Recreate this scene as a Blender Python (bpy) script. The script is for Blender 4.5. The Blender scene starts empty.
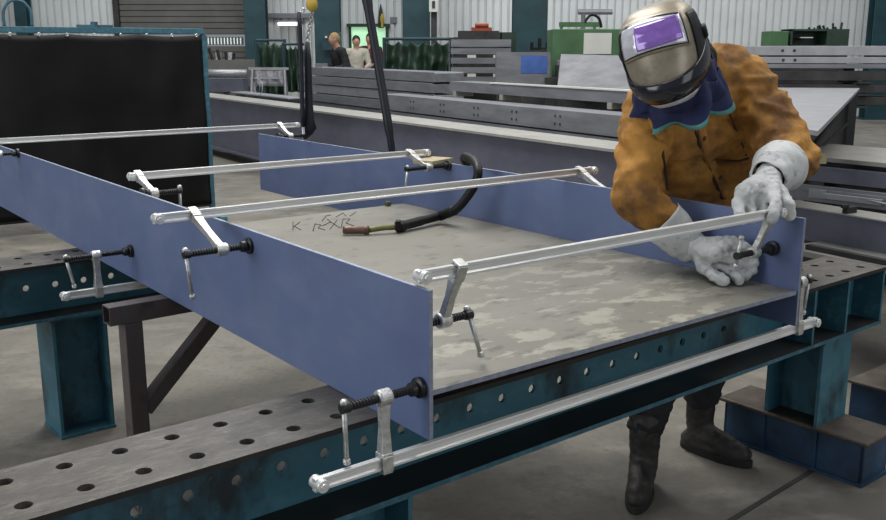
import bpy, bmesh, math, random
from mathutils import Vector, Matrix, noise, Euler
random.seed(7)
C = bpy.context.scene
COL = C.collection
R = math.radians
PI = math.pi
V3 = Vector

# ------------------------------------------------------------------ camera
H = 1.5
PITCH = R(12.53)
FPX = 949.5
cam = bpy.data.cameras.new('camera'); cam.sensor_width = 36; cam.lens = FPX / 886 * 36
cam.clip_end = 200
co = bpy.data.objects.new('camera', cam); COL.objects.link(co)
co.location = (0, 0, H); co.rotation_euler = (PI / 2 - PITCH, 0, 0)
C.camera = co
SP, CP = math.sin(PITCH), math.cos(PITCH)
def ray(px, py):
    dx, dy = px - 443, py - 260
    return V3((dx, FPX * CP - dy * SP, -(FPX * SP + dy * CP)))
def at(px, py, z):
    r = ray(px, py); t = (z - H) / r.z
    return V3((r.x * t, r.y * t, z))
def atY(px, py, Y):
    r = ray(px, py); t = Y / r.y
    return V3((r.x * t, Y, H + r.z * t))

# ------------------------------------------------------------------ materials
MC = {}
def M(name, col, rough=.6, metal=0., var=.15, scale=6., bump=.0, stretch=(1, 1, 1), col2=None, thr=None, detail=6., emit=0., spec=None, coat=0.):
    if name in MC: return MC[name]
    m = bpy.data.materials.new(name); m.use_nodes = True
    nt = m.node_tree; n = nt.nodes; l = nt.links
    b = n['Principled BSDF']
    b.inputs['Roughness'].default_value = rough; b.inputs['Metallic'].default_value = metal
    if spec is not None: b.inputs['Specular IOR Level'].default_value = spec
    if coat: b.inputs['Coat Weight'].default_value = coat
    tc = n.new('ShaderNodeTexCoord'); mp = n.new('ShaderNodeMapping'); mp.inputs['Scale'].default_value = stretch
    l.new(tc.outputs['Object'], mp.inputs['Vector'])
    tx = n.new('ShaderNodeTexNoise'); tx.inputs['Scale'].default_value = scale; tx.inputs['Detail'].default_value = detail
    tx.inputs['Roughness'].default_value = .62
    l.new(mp.outputs[0], tx.inputs['Vector'])
    rp = n.new('ShaderNodeValToRGB')
    c = V3(col); d = V3(col2) if col2 else c * (1 - var)
    e = c if col2 else c * (1 + var)
    lo, hi = thr if thr else (.35, .65)
    rp.color_ramp.elements[0].position = lo; rp.color_ramp.elements[1].position = hi
    rp.color_ramp.elements[0].color = (*d, 1); rp.color_ramp.elements[1].color = (*e, 1)
    l.new(tx.outputs['Fac'], rp.inputs['Fac']); l.new(rp.outputs['Color'], b.inputs['Base Color'])
    if bump:
        bp = n.new('ShaderNodeBump'); bp.inputs['Strength'].default_value = bump; bp.inputs['Distance'].default_value = .01
        l.new(tx.outputs['Fac'], bp.inputs['Height']); l.new(bp.outputs['Normal'], b.inputs['Normal'])
    if emit:
        l.new(rp.outputs['Color'], b.inputs['Emission Color']); b.inputs['Emission Strength'].default_value = emit
    MC[name] = m
    return m

def layered(name, base, layers, rough=.6, metal=0., bump=.2, rvar=None):
    """base colour with noise layers: (colour, scale, lo, hi, stretch, strength)"""
    if name in MC: return MC[name]
    m = bpy.data.materials.new(name); m.use_nodes = True
    nt = m.node_tree; n = nt.nodes; l = nt.links
    b = n['Principled BSDF']; b.inputs['Roughness'].default_value = rough; b.inputs['Metallic'].default_value = metal
    tc = n.new('ShaderNodeTexCoord')
    prev = None; first = None
    for i, (c, sc, lo, hi, st, k) in enumerate(layers):
        mp = n.new('ShaderNodeMapping'); mp.inputs['Scale'].default_value = st; mp.inputs['Location'].default_value = (3.1 * i, 1.7 * i, .4)
        l.new(tc.outputs['Object'], mp.inputs['Vector'])
        tx = n.new('ShaderNodeTexNoise'); tx.inputs['Scale'].default_value = sc; tx.inputs['Detail'].default_value = 8; tx.inputs['Roughness'].default_value = .6
        l.new(mp.outputs[0], tx.inputs['Vector'])
        mr = n.new('ShaderNodeMapRange'); mr.inputs['From Min'].default_value = lo; mr.inputs['From Max'].default_value = hi
        mr.inputs['To Max'].default_value = k
        l.new(tx.outputs['Fac'], mr.inputs['Value'])
        mx = n.new('ShaderNodeMix'); mx.data_type = 'RGBA'
        l.new(mr.outputs[0], mx.inputs['Factor'])
        if prev is None: mx.inputs['A'].default_value = (*base, 1)
        else: l.new(prev, mx.inputs['A'])
        mx.inputs['B'].default_value = (*c, 1)
        prev = mx.outputs['Result']
        if first is None: first = mr
    l.new(prev, b.inputs['Base Color'])
    if rvar:
        mr2 = n.new('ShaderNodeMapRange'); mr2.inputs['To Min'].default_value = rvar[0]; mr2.inputs['To Max'].default_value = rvar[1]
        l.new(first.outputs[0], mr2.inputs['Value']); l.new(mr2.outputs[0], b.inputs['Roughness'])
    if bump:
        bp = n.new('ShaderNodeBump'); bp.inputs['Strength'].default_value = bump; bp.inputs['Distance'].default_value = .004
        l.new(first.outputs[0], bp.inputs['Height']); l.new(bp.outputs['Normal'], b.inputs['Normal'])
    MC[name] = m
    return m

S1 = (1, 1, 1)
m_blue = layered('blue_mill_scale', (.145, .195, .36), [((.21, .255, .41), 3, .45, .75, (1, 1, 2.5), .8), ((.10, .13, .27), 2.2, .5, .78, (1.5, 1, 1), .7), ((.20, .22, .31), 14, .6, .8, (1, 1, 3), .35)], rough=.5, metal=.25, bump=.05)
m_edge = M('cut_steel_edge', (.30, .33, .42), .45, .5, .2, 40)
m_base = layered('grey_plate_scale', (.20, .19, .16), [((.40, .38, .32), 8, .52, .57, (1, 1.8, 1), .75), ((.27, .26, .225), 1.3, .42, .6, S1, .8), ((.09, .086, .075), 9, .58, .66, (1.2, 2.2, 1), .6), ((.21, .20, .17), 17, .5, .7, S1, .5)], rough=.55, metal=.15, bump=.05)
def wear_to_front(m):
    """the pale scale patches lie on the near half of the plate only"""
    nt = m.node_tree; n = nt.nodes; l = nt.links
    mr = [x for x in n if x.type == 'MAP_RANGE'][0]; mx = [x for x in n if x.type == 'MIX'][0]
    tc = [x for x in n if x.type == 'TEX_COORD'][0]
    sp = n.new('ShaderNodeSeparateXYZ'); l.new(tc.outputs['Object'], sp.inputs[0])
    m2 = n.new('ShaderNodeMapRange'); m2.inputs['From Min'].default_value = 1.05; m2.inputs['From Max'].default_value = .45
    l.new(sp.outputs['Y'], m2.inputs['Value'])
    mu = n.new('ShaderNodeMath'); mu.operation = 'MULTIPLY'; l.new(mr.outputs[0], mu.inputs[0]); l.new(m2.outputs[0], mu.inputs[1])
    l.new(mu.outputs[0], mx.inputs['Factor'])
wear_to_front(m_base)
m_flange = layered('worn_flange_steel', (.085, .077, .068), [((.14, .13, .115), 9, .46, .66, (1, 2.5, 1), .8), ((.025, .023, .021), 5, .5, .66, S1, .85), ((.04, .036, .03), 26, .52, .68, (1, 3, 1), .55), ((.26, .245, .215), 60, .6, .72, (1, 3, 1), .6)], rough=.5, metal=.2, bump=.3)
m_teal = layered('teal_paint', (.035, .135, .185), [((.075, .21, .26), 6, .5, .7, (1, 1, 2), .7), ((.012, .014, .016), 5, .52, .66, (1, 1, .6), .9), ((.12, .17, .18), 45, .64, .76, S1, .5)], rough=.5, metal=0, bump=.15)
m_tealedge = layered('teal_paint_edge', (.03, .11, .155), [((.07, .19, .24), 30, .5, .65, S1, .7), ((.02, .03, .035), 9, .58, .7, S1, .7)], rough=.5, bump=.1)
m_dirt = layered('greasy_black_steel', (.012, .011, .011), [((.10, .10, .10), 160, .68, .74, S1, .9), ((.03, .027, .024), 6, .5, .7, S1, .8)], rough=.5, bump=.3)
m_bar = M('bright_zinc_bar', (.85, .85, .84), .28, .45, .08, 30, stretch=(.3, 4, 4))
m_arm = M('galvanised_forging', (.62, .62, .60), .42, .85, .15, 60, bump=.3)
m_black = M('black_oxide_steel', (.010, .010, .012), .38, 0, .3, 60)
m_tube = layered('brown_primed_tube', (.12, .10, .10), [((.13, .12, .12), 8, .5, .7, (1, 1, 1), .6), ((.03, .025, .025), 14, .55, .7, S1, .6)], rough=.5, metal=.4)
m_floor = layered('stained_concrete', (.20, .185, .155), [((.095, .087, .076), 1.1, .42, .62, S1, .9), ((.30, .28, .24), 2.7, .52, .7, (1, 1.6, 1), .55), ((.05, .047, .044), 3.4, .58, .72, S1, .65), ((.10, .095, .09), 30, .5, .72, S1, .55)], rough=.75, bump=.15)
m_joint = M('floor_joint_filler', (.03, .028, .026), .9)
m_wall = M('white_corrugated_sheet', (.68, .70, .70), .5, .1, .05, 1.5)
m_shut = M('brown_grey_shutter', (.13, .125, .115), .5, .2, .12, 2)
m_col = M('dark_teal_column', (.012, .048, .058), .5, 0, .3, 2)
m_coldark = M('matt_teal_steel', (.015, .05, .06), .6, 0, .3, 3)  # matt teal for column webs, foot plates and tarp frames
m_curt = M('black_vinyl_curtain', (.0035, .0032, .0035), .5, 0, .4, 3, bump=.05, spec=.22)
m_green = M('green_tarp', (.02, .045, .028), .45, 0, .4, 5)
m_gcab = M('green_cabinet_paint', (.06, .14, .06), .5, 0, .2, 3)
m_girder = layered('blue_grey_girder', (.12, .125, .17), [((.17, .175, .22), 2, .45, .7, (1, 1, 2), .8), ((.08, .08, .10), 4, .55, .75, S1, .5)], rough=.5, metal=.2, bump=.05)
m_gtop = M('pale_lit_flange', (.33, .32, .295), .55, .1, .12, 5)  # light falling on girder and beam tops, put into a paler colour
m_sect = M('grey_steel_section', (.21, .215, .235), .5, .3, .2, 5, stretch=(.4, 2, 2))
m_sectd = M('dark_steel_section', (.045, .043, .043), .55, .3, .4, 4)
m_sectl = M('pale_galvanised_section', (.36, .36, .38), .4, .5, .12, 6)
m_wood = M('pale_timber', (.42, .36, .22), .7, 0, .2, 20, stretch=(1, 8, 8))
m_paper = M('white_sheet', (.62, .63, .58), .6, 0, .06, 3)
m_leather = layered('ochre_split_leather', (.40, .185, .033), [((.60, .30, .06), 9, .46, .64, S1, .7), ((.085, .038, .014), 5.5, .47, .64, S1, .9), ((.18, .08, .025), 28, .5, .7, S1, .5)], rough=.85, bump=.35)
m_leatherd = M('dark_leather_trim', (.07, .035, .018), .8, 0, .3, 12)
m_glove = layered('white_glove_leather', (.56, .57, .57), [((.36, .37, .38), 14, .5, .68, S1, .7), ((.66, .66, .64), 6, .5, .7, S1, .6), ((.10, .10, .10), 26, .56, .70, S1, .75)], rough=.75, bump=.4)  # last layer puts dark crease shade into the leather colour
m_trous = M('dark_work_trousers', (.012, .012, .015), .85, 0, .4, 10, bump=.3)
m_boot = M('dirty_black_boot', (.022, .019, .017), .6, 0, .6, 14, bump=.4)
m_sole = M('rubber_sole', (.01, .01, .01), .8)
m_skin = M('skin', (.45, .25, .18), .6, 0, .05, 5)
m_helm = layered('champagne_helmet_shell', (.30, .255, .19), [((.40, .35, .27), 12, .45, .7, S1, .8), ((.17, .155, .125), 20, .56, .7, S1, .6)], rough=.38, metal=.35, bump=.1)
m_hblack = M('gloss_black_plastic', (.010, .010, .016), .16, 0, .3, 6, spec=.6)
m_hdull = M('dull_black_plastic', (.008, .008, .009), .5, spec=.3)
m_lens = M('violet_filter_glass', (.26, .13, .50), .12, .1, .25, 14, coat=.6)
m_lensw = M('pale_lens_reflection', (.62, .62, .68), .12, .2, .15, 30, coat=.5)  # white reflection on the visor, painted into the glass colour
m_bandb = M('navy_scarf', (.012, .018, .07), .8, 0, .3, 14)
m_bandt = M('teal_scarf_hem', (.10, .28, .26), .8, 0, .3, 20)
m_hose = M('black_rubber_hose', (.008, .008, .009), .5, 0, .3, 30, spec=.3)
m_sling = M('blue_black_sling', (.008, .009, .018), .5, 0, .4, 12)
m_copper = M('dull_copper_nozzle', (.16, .095, .075), .45, .5, .3, 40)
m_brass = M('yellow_green_brass', (.15, .155, .06), .45, .4, .25, 20)
m_hook = M('yellow_hook_paint', (.55, .38, .06), .5)
m_chain = M('bright_chain', (.55, .55, .55), .3, 1)
m_chalkd = M('dark_marker', (.04, .04, .04), .9)
m_chalkw = M('white_chalk', (.34, .34, .38), .9)
m_lamp = M('lit_lamp', (1, 1, .95), .5, emit=3)
m_daylight = M('lit_window_glazing', (.8, .95, .9), .5, emit=.55, var=.05)
m_doorglow = M('lit_green_room', (.55, .95, .60), .5, emit=.5, var=.15, scale=1)
m_redp = M('red_orange_paint', (.38, .07, .03), .5)
m_bluep = M('blue_paint_patch', (.06, .13, .40), .5)
m_footcap = M('rusty_foot_plate', (.085, .068, .056), .6, .3, .4, 8, bump=.3)
m_foot = M('blue_foot_paint', (.018, .055, .115), .5, 0, .5, 5)
m_clr = {}
def plain(n, c, r=.8):
    return M(n, c, r, 0, .12, 6)

# ------------------------------------------------------------------ mesh helpers
def bmn(): return bmesh.new()
def obj(name, bm, mat, parent=None, smooth=False, loc=None, rz=0, bevel=0):
    bmesh.ops.recalc_face_normals(bm, faces=bm.faces)
    me = bpy.data.meshes.new(name); bm.to_mesh(me); bm.free()
    for m in (mat if isinstance(mat, (list, tuple)) else [mat]): me.materials.append(m)
    if smooth:
        for p in me.polygons: p.use_smooth = True
    o = bpy.data.objects.new(name, me); COL.objects.link(o)
    if parent: o.parent = parent
    if loc is not None: o.location = loc
    if rz: o.rotation_euler = (0, 0, rz)
    if bevel:
        b = o.modifiers.new('bevel', 'BEVEL'); b.width = bevel; b.segments = 2; b.limit_method = 'ANGLE'
    return o
def tag(o, label, cat, group=None, kind=None):
    o['label'] = label; o['category'] = cat
    if group: o['group'] = group
    if kind: o['kind'] = kind
    return o
def thing(name, label, cat, loc=(0, 0, 0), rz=0, group=None):
    o = bpy.data.objects.new(name, None); COL.objects.link(o); o.empty_display_size = .1
    o.location = loc; o.rotation_euler = (0, 0, rz)
    return tag(o, label, cat, group)
def struct(name, bm, mat, smooth=False):
    o = obj(name, bm, mat, None, smooth); o['kind'] = 'structure'; return o

def box(bm, c, s, rz=0, rot=None):
    """box centre c, size s"""
    mt = Matrix.Translation(c) @ (rot.to_4x4() if rot else Matrix.Rotation(rz, 4, 'Z')) @ Matrix.Diagonal((*s, 1))
    return bmesh.ops.create_cube(bm, size=1, matrix=mt)['verts']
def bx(bm, x0, x1, y0, y1, z0, z1):
    return box(bm, ((x0 + x1) / 2, (y0 + y1) / 2, (z0 + z1) / 2), (abs(x1 - x0), abs(y1 - y0), abs(z1 - z0)))
def frame_of(d):
    d = V3(d).normalized()
    a = V3((0, 0, 1)) if abs(d.z) < .9 else V3((1, 0, 0))
    x = d.cross(a).normalized(); y = d.cross(x).normalized()
    return x, y, d
def lathe(bm, p0, d, prof, seg=16):
    p0 = V3(p0); x, y, d = frame_of(d); rings = []
    for t, r in prof:
        rings.append([bm.verts.new(p0 + d * t + (x * math.cos(2 * PI * k / seg) + y * math.sin(2 * PI * k / seg)) * max(r, 1e-4)) for k in range(seg)])
    for a, b in zip(rings, rings[1:]):
        for k in range(seg): bm.faces.new((a[k], a[(k + 1) % seg], b[(k + 1) % seg], b[k]))
    bm.faces.new(rings[0]); bm.faces.new(rings[-1])
def cyl(bm, p0, p1, r, r2=None, seg=16):
    p0, p1 = V3(p0), V3(p1); L = (p1 - p0).length
    lathe(bm, p0, p1 - p0, [(0, r), (L, r if r2 is None else r2)], seg)
def tube(bm, pts, rad, seg=10):
    pts = [V3(p) for p in pts]; n = len(pts); rings = []
    rad = rad if isinstance(rad, (list, tuple)) else [rad] * n
    up = None
    for i, p in enumerate(pts):
        t = (pts[min(i + 1, n - 1)] - pts[max(i - 1, 0)]).normalized()
        if up is None: x, y, _ = frame_of(t)
        else:
            x = (up - t * up.dot(t)).normalized(); y = t.cross(x)
        up = x
        rings.append([bm.verts.new(p + (x * math.cos(2 * PI * k / seg) + y * math.sin(2 * PI * k / seg)) * rad[i]) for k in range(seg)])
    for a, b in zip(rings, rings[1:]):
        for k in range(seg): bm.faces.new((a[k], a[(k + 1) % seg], b[(k + 1) % seg], b[k]))
    bm.faces.new(rings[0]); bm.faces.new(rings[-1])
def spline(pts, n=8):
    pts = [V3(p) for p in pts]; out = []
    P = [pts[0]] + pts + [pts[-1]]
    for i in range(1, len(P) - 2):
        for k in range(n):
            t = k / n; a, b, c, d = P[i - 1], P[i], P[i + 1], P[i + 2]
            out.append(.5 * ((2 * b) + (c - a) * t + (2 * a - 5 * b + 4 * c - d) * t * t + (3 * b - a - 3 * c + d) * t ** 3))
    out.append(pts[-1]); return out
def prism(bm, poly, f0, f1):
    """poly 2D points, f0/f1 map (a,b)->3D for both ends"""
    a = [bm.verts.new(f0(*p)) for p in poly]; b = [bm.verts.new(f1(*p)) for p in poly]
    n = len(poly)
    bm.faces.new(a); bm.faces.new(b[::-1])
    for i in range(n): bm.faces.new((a[i], a[(i + 1) % n], b[(i + 1) % n], b[i]))
def extrx(bm, poly, x0, x1):
    prism(bm, poly, lambda a, b: V3((x0, a, b)), lambda a, b: V3((x1, a, b)))
def beam_profile(w, h, tf, tw):
    a = w / 2; t = tw / 2
    return [(-a, 0), (a, 0), (a, tf), (t, tf), (t, h - tf), (a, h - tf), (a, h), (-a, h), (-a, h - tf), (-t, h - tf), (-t, tf), (-a, tf)]
def chan_profile(w, h, t):
    return [(0, 0), (w, 0), (w, t), (t, t), (t, h - t), (w, h - t), (w, h), (0, h)]
def perforated(bm, L0, L1, b0, b1, thick, rows, pitch, phase, r, f, seg=16, skip=None):
    """plate spanning a in L0..L1, b in b0..b1, c in 0..-thick mapped by f(a,b,c); hole rows at b in rows"""
    s = r * 2.6
    def quad(a0, a1, c0, c1):
        for c in (0, -thick):
            bm.faces.new([bm.verts.new(f(*q, c)) for q in ((a0, c0), (a1, c0), (a1, c1), (a0, c1))])
    ys = b0
    for rb in sorted(rows):
        quad(L0, L1, ys, rb - s / 2); ys = rb + s / 2
        a = L0 + phase
        quad(L0, a - pitch / 2, rb - s / 2, ys)
        while a + pitch / 2 < L1:
            if skip and skip(a):
                quad(a - pitch / 2, a + pitch / 2, rb - s / 2, ys)
            else:
                ring = []
                for c in (0, -thick):
                    ci = []; ou = []
                    for k in range(seg):
                        th = 2 * PI * k / seg; x, y = math.cos(th), math.sin(th); mx = max(abs(x), abs(y))
                        ci.append(bm.verts.new(f(a + r * x, rb + r * y, c)))
                        ou.append(bm.verts.new(f(a + x / mx * pitch / 2, rb + y / mx * s / 2, c)))
                    for k in range(seg): bm.faces.new((ci[k], ci[(k + 1) % seg], ou[(k + 1) % seg], ou[k]))
                    ring.append(ci)
                for k in range(seg): bm.faces.new((ring[0][k], ring[0][(k + 1) % seg], ring[1][(k + 1) % seg], ring[1][k]))
            a += pitch
        quad(a - pitch / 2, L1, rb - s / 2, ys)
    quad(L0, L1, ys, b1)
    cs = [(L0, b0), (L1, b0), (L1, b1), (L0, b1)]
    for i in range(4):
        p, q = cs[i], cs[(i + 1) % 4]
        bm.faces.new([bm.verts.new(f(*p, 0)), bm.verts.new(f(*q, 0)), bm.verts.new(f(*q, -thick)), bm.verts.new(f(*p, -thick))])
def matby(bm, fn):
    bm.normal_update()
    for f in bm.faces: f.material_index = fn(f)

def blob(name, prims, mat, parent, voxel=.01, smooth=4, wr=0., wscale=14., off=(0, 0, 0), wst=(1, 1, 1), wr2=0.):
    """union of tapered capsules / ellipsoids, remeshed to one continuous skin"""
    bm = bmn()
    for p in prims:
        if p[0] == 'c':
            _, a, ra, b, rb = p; a, b = V3(a), V3(b); L = (b - a).length
            prof = []
            for k in range(0, 7): th = PI / 2 * k / 6; prof.append((-ra * math.cos(th), ra * math.sin(th)))
            for k in range(0, 7): th = PI / 2 * k / 6; prof.append((L + rb * math.sin(th), rb * math.cos(th)))
            lathe(bm, a, b - a, prof, 20)
        else:
            _, c, s, rot = p
            mt = Matrix.Translation(c) @ (Euler(rot).to_matrix().to_4x4() if rot else Matrix.Identity(4)) @ Matrix.Diagonal((*s, 1))
            bmesh.ops.create_uvsphere(bm, u_segments=24, v_segments=16, radius=1, matrix=mt)
    bmesh.ops.translate(bm, verts=bm.verts, vec=-V3(off))
    bmesh.ops.recalc_face_normals(bm, faces=bm.faces)
    me = bpy.data.meshes.new('tmp'); bm.to_mesh(me); bm.free()
    o = bpy.data.objects.new('tmp', me); COL.objects.link(o)
    md = o.modifiers.new('r', 'REMESH'); md.mode = 'VOXEL'; md.voxel_size = voxel
    if smooth:
        sm = o.modifiers.new('s', 'SMOOTH'); sm.iterations = smooth; sm.factor = .5
    dg = bpy.context.evaluated_depsgraph_get()
    me2 = bpy.data.meshes.new_from_object(o.evaluated_get(dg))
    bpy.data.objects.remove(o); me2.name = name
    if wr or wr2:
        ns = [v.normal.copy() for v in me2.vertices]
        for v, nn in zip(me2.vertices, ns):
            q = V3((v.co.x * wst[0], v.co.y * wst[1], v.co.z * wst[2])) * wscale
            a = 1 - abs(noise.noise(q + V3((noise.noise(q * .5), noise.noise(q * .5 + V3((5, 0, 0))), 0)))) * 2
            bq = noise.noise(q * 2.7)
            v.co += nn * (wr * (a - .6) + wr2 * bq)
    me2.materials.clear(); me2.materials.append(mat)
    for p in me2.polygons: p.use_smooth = True; p.material_index = 0
    o = bpy.data.objects.new(name, me2); COL.objects.link(o)
    if parent: o.parent = parent
    return o

# ------------------------------------------------------------------ frames of the bench and workpiece
Wd = V3((.772, .635, 0)).normalized(); Nd = V3((-Wd.y, Wd.x, 0)); AW = math.atan2(Wd.y, Wd.x)
Vd = V3((.787, .617, 0)).normalized(); AV = math.atan2(Vd.y, Vd.x); SK = R(1.2); Ud = V3((-math.sin(AV - SK), math.cos(AV - SK), 0))
Bd = V3((-.501, .865, 0)).normalized(); AB = math.atan2(Bd.y, Bd.x)
ZB = .71            # top of the bench beams = underside of side plates
HP = .320           # side plate height
ORG = V3((-.028, 1.832, 0))
def L(u, v, z): return ORG + Ud * u + Vd * v + V3((0, 0, z))

# ================================================================== SETTING
bm = bmn(); bx(bm, -22, 22, -4, 24, -.1, 0); struct('floor', bm, m_floor)
bm = bmn()
p0, p1 = at(690, 545, .001), at(800, 478, .001)
d = (p1 - p0).normalized(); ctr = p0 + d * .6
box(bm, (*ctr.xy, .0015), (2.4, .018, .003), math.atan2(d.y, d.x)); struct('trim_1', bm, m_joint)

YW = 22.
def wallx(px): return atY(px, 49, YW).x
def corrugated(bm, x0, x1, z0, z1, y, pitch=.17, dep=.06):
    pts = []; x = x0
    while x < x1:
        pts += [(x, y), (x + pitch * .68, y), (x + pitch * .74, y + dep), (x + pitch * .92, y + dep)]; x += pitch
    pts = [(min(a, x1), b) for a, b in pts] + [(x1, y), (x1, y + .12), (x0, y + .12)]
    prism(bm, pts, lambda a, b: V3((a, b, z0)), lambda a, b: V3((a, b, z1)))
bm = bmn(); corrugated(bm, -16, wallx(122), 0, 7, YW)
corrugated(bm, wallx(246), 16, 0, 7, YW); bx(bm, wallx(122), wallx(246), YW, YW + .12, 4.6, 7); struct('wall_back', bm, m_wall)
# roller shutter door
x0, x1 = wallx(122), wallx(246)
dr = thing('door_1', 'brown-grey roller shutter door', 'door'); del dr['label']; del dr['category']; dr['kind'] = 'structure'
zg0, zg1 = atY(0, 45, YW).z, atY(0, 37, YW).z
bm = bmn(); z = 0
while z < 4.6:
    if not (z + .12 > zg0 and z < zg1): bx(bm, x0, x1, YW + .02, YW + .08, z + .012, z + .12)
    bx(bm, x0, x1, YW + .05, YW + .09, z, z + .13) if not (z + .12 > zg0 and z < zg1) else None
    z += .13
obj('slat_panel', bm, m_shut, dr)
bm = bmn(); xg0, xg1 = wallx(207), x1 - .08
bx(bm, xg0, xg1, YW + .03, YW + .06, zg0 + .02, zg1 - .02); obj('glazing', bm, m_daylight, dr)
bm = bmn()
for k in range(12):
    x = xg0 + (xg1 - xg0) * k / 11; bx(bm, x - .02, x + .02, YW - .01, YW + .05, zg0, zg1)
obj('glazing_bar', bm, m_shut, dr)
bm = bmn(); bx(bm, x0 - .12, x0, YW - .08, YW + .1, 0, 4.6); bx(bm, x1, x1 + .12, YW - .08, YW + .1, 0, 4.6); obj('guide_rail', bm, m_sectd, dr)
# doorway with green lit room
x0, x1 = wallx(352), wallx(386)
dr = bpy.data.objects.new('door_2', None); COL.objects.link(dr); dr['kind'] = 'structure'
zt = atY(0, 27, YW).z
bm = bmn(); bx(bm, x0, x1, YW - .05, YW - .02, 0, zt); obj('lit_opening', bm, m_doorglow, dr)
bm = bmn(); bx(bm, x0 - .1, x1 + .1, YW - .14, YW - .01, zt, zt + .07); bx(bm, x0 - .06, x0, YW - .1, YW - .01, 0, zt); bx(bm, x1, x1 + .06, YW - .1, YW - .01, 0, zt)
obj('door_frame', bm, m_green, dr)
# horizontal rails on the wall
bm = bmn(); z = atY(0, 18, YW).z
bx(bm, wallx(270), wallx(315), YW - .12, YW, z, z + .1); struct('trim_2', bm, m_sect)

# structural columns
def column(pa, pb, Y, label, m=m_col, name='steel_column', h=7.):
    x0, x1 = atY(pa, 49, Y).x, atY(pb, 49, Y).x; w = x1 - x0
    t = thing(name, label, 'column', ((x0 + x1) / 2, Y, 0))
    bm = bmn(); bx(bm, -w / 2, w / 2, -.17, -.14, .02, h); bx(bm, -w / 2, w / 2, .14, .17, .02, h); obj('flange', bm, m, t)
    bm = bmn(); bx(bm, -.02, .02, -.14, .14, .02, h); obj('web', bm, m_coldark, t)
    bm = bmn(); bx(bm, -w / 2 - .08, w / 2 + .08, -.25, .25, 0, .02); obj('foot_plate', bm, m_coldark, t)
    return t
column(21, 32, 21.4, 'narrow teal steel column above the far left of the black welding screen')
column(247, 268, 21.4, 'teal steel column beside the right end of the roller shutter')
column(316, 341, 20.6, 'broad teal steel column behind the hanging black slings')
column(403, 430, 21, 'dark teal steel column left of the wall-mounted white switch box')
column(868, 890, 21, 'blue-teal steel column at the far right of the back wall')
t = column(512, 546, 17.5, 'widest teal steel column, behind the steel stacks left of the welder')
def simple(name, label, cat, fn, mat, group=None, **k):
    bm = bmn(); fn(bm); o = obj(name, bm, mat, **k); return tag(o, label, cat, group)
def pbox(bm, pa, pb, ya, yb, Y, dep, zmin=None):
    a = atY(pa, ya, Y); b = atY(pb, yb, Y)
    bx(bm, a.x, b.x, Y, Y + dep, b.z if zmin is None else zmin, a.z)
t = thing('switch_box', 'pale grey switch box on the dark riser beside the teal column', 'electrical box', (0, 0, 0))
bm = bmn(); pbox(bm, 431, 437, 0, 60, 20.5, .1, 0.); obj('riser', bm, m_sectd, t)
bm = bmn(); pbox(bm, 429, 438, -4, 12, 20.38, .12); obj('box_body', bm, m_paper, t, bevel=.01)
bm = bmn(); pbox(bm, 432, 435, 1, 8, 20.36, .02); obj('switch_lever', bm, m_sectd, t)
# wall lamp
a = atY(289, 23, 21.6)
t = thing('wall_lamp', 'small lit tube lamp on the white wall left of the hanging slings', 'lamp', a)
bm = bmn(); bx(bm, -.25, .25, 0, .39, 0, .05); obj('lamp_housing', bm, m_sect, t)
bm = bmn(); cyl(bm, (-.24, -.01, -.02), (.24, -.01, -.02), .035); obj('lamp_tube', bm, m_lamp, t)
# sign and folded umbrella on the wall
simple('wall_sign', 'small grey notice on the white wall right of the black hanging cable', 'sign', lambda b: pbox(b, 390, 397, 17, 23, YW - .03, .03), m_sect)
a = atY(381, 28, YW - .1)
t = thing('folded_flag', 'folded dark green and yellow flag hanging on the wall beside the black cable', 'flag', a)
bm = bmn(); lathe(bm, (0, 0, 0), (0, 0, 1), [(0, .06), (.1, .07), (.35, .045), (.52, .008)], 8); obj('flag_cloth', bm, m_green, t)
bm = bmn(); lathe(bm, (.02, -.03, .02), (.02, 0, 1), [(0, .04), (.2, .05), (.3, .01)], 8); obj('yellow_stripe', bm, m_hook, t)

# ================================================================== BACKGROUND STOCK
def bar_thing(name, label, cat, p, length, prof, mat, group=None, ang=AB, end_mat=None, parts=None):
    """long section lying along the girder direction; p = its near (right) end on the ground plane incl. base z"""
    t = thing(name, label, cat, p, ang, group)
    bm = bmn(); extrx(bm, prof, 0, length); obj('section', bm, mat, t, bevel=.004)
    return t
# --- big girder
pR, pL = at(655, 148, .84), at(150, 86.5, .84)
gd = pL - pR; ga = math.atan2(gd.y, gd.x); GL = gd.xy.length
t = thing('steel_girder', 'long deep blue-grey plate girder with a pale top flange crossing behind the workpiece', 'girder', (pR.x, pR.y, .12), ga)
bm = bmn(); bx(bm, 0, GL, -.05, .25, .02, .70); obj('web_box', bm, m_girder, t)
bm = bmn(); bx(bm, -.01, GL, -.10, .30, .70, .72); obj('top_flange', bm, m_gtop, t)
bm = bmn(); bx(bm, -.01, GL, -.10, .30, 0, .02); obj('bottom_flange', bm, m_girder, t)
a = at(258, 88, .4)
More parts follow.
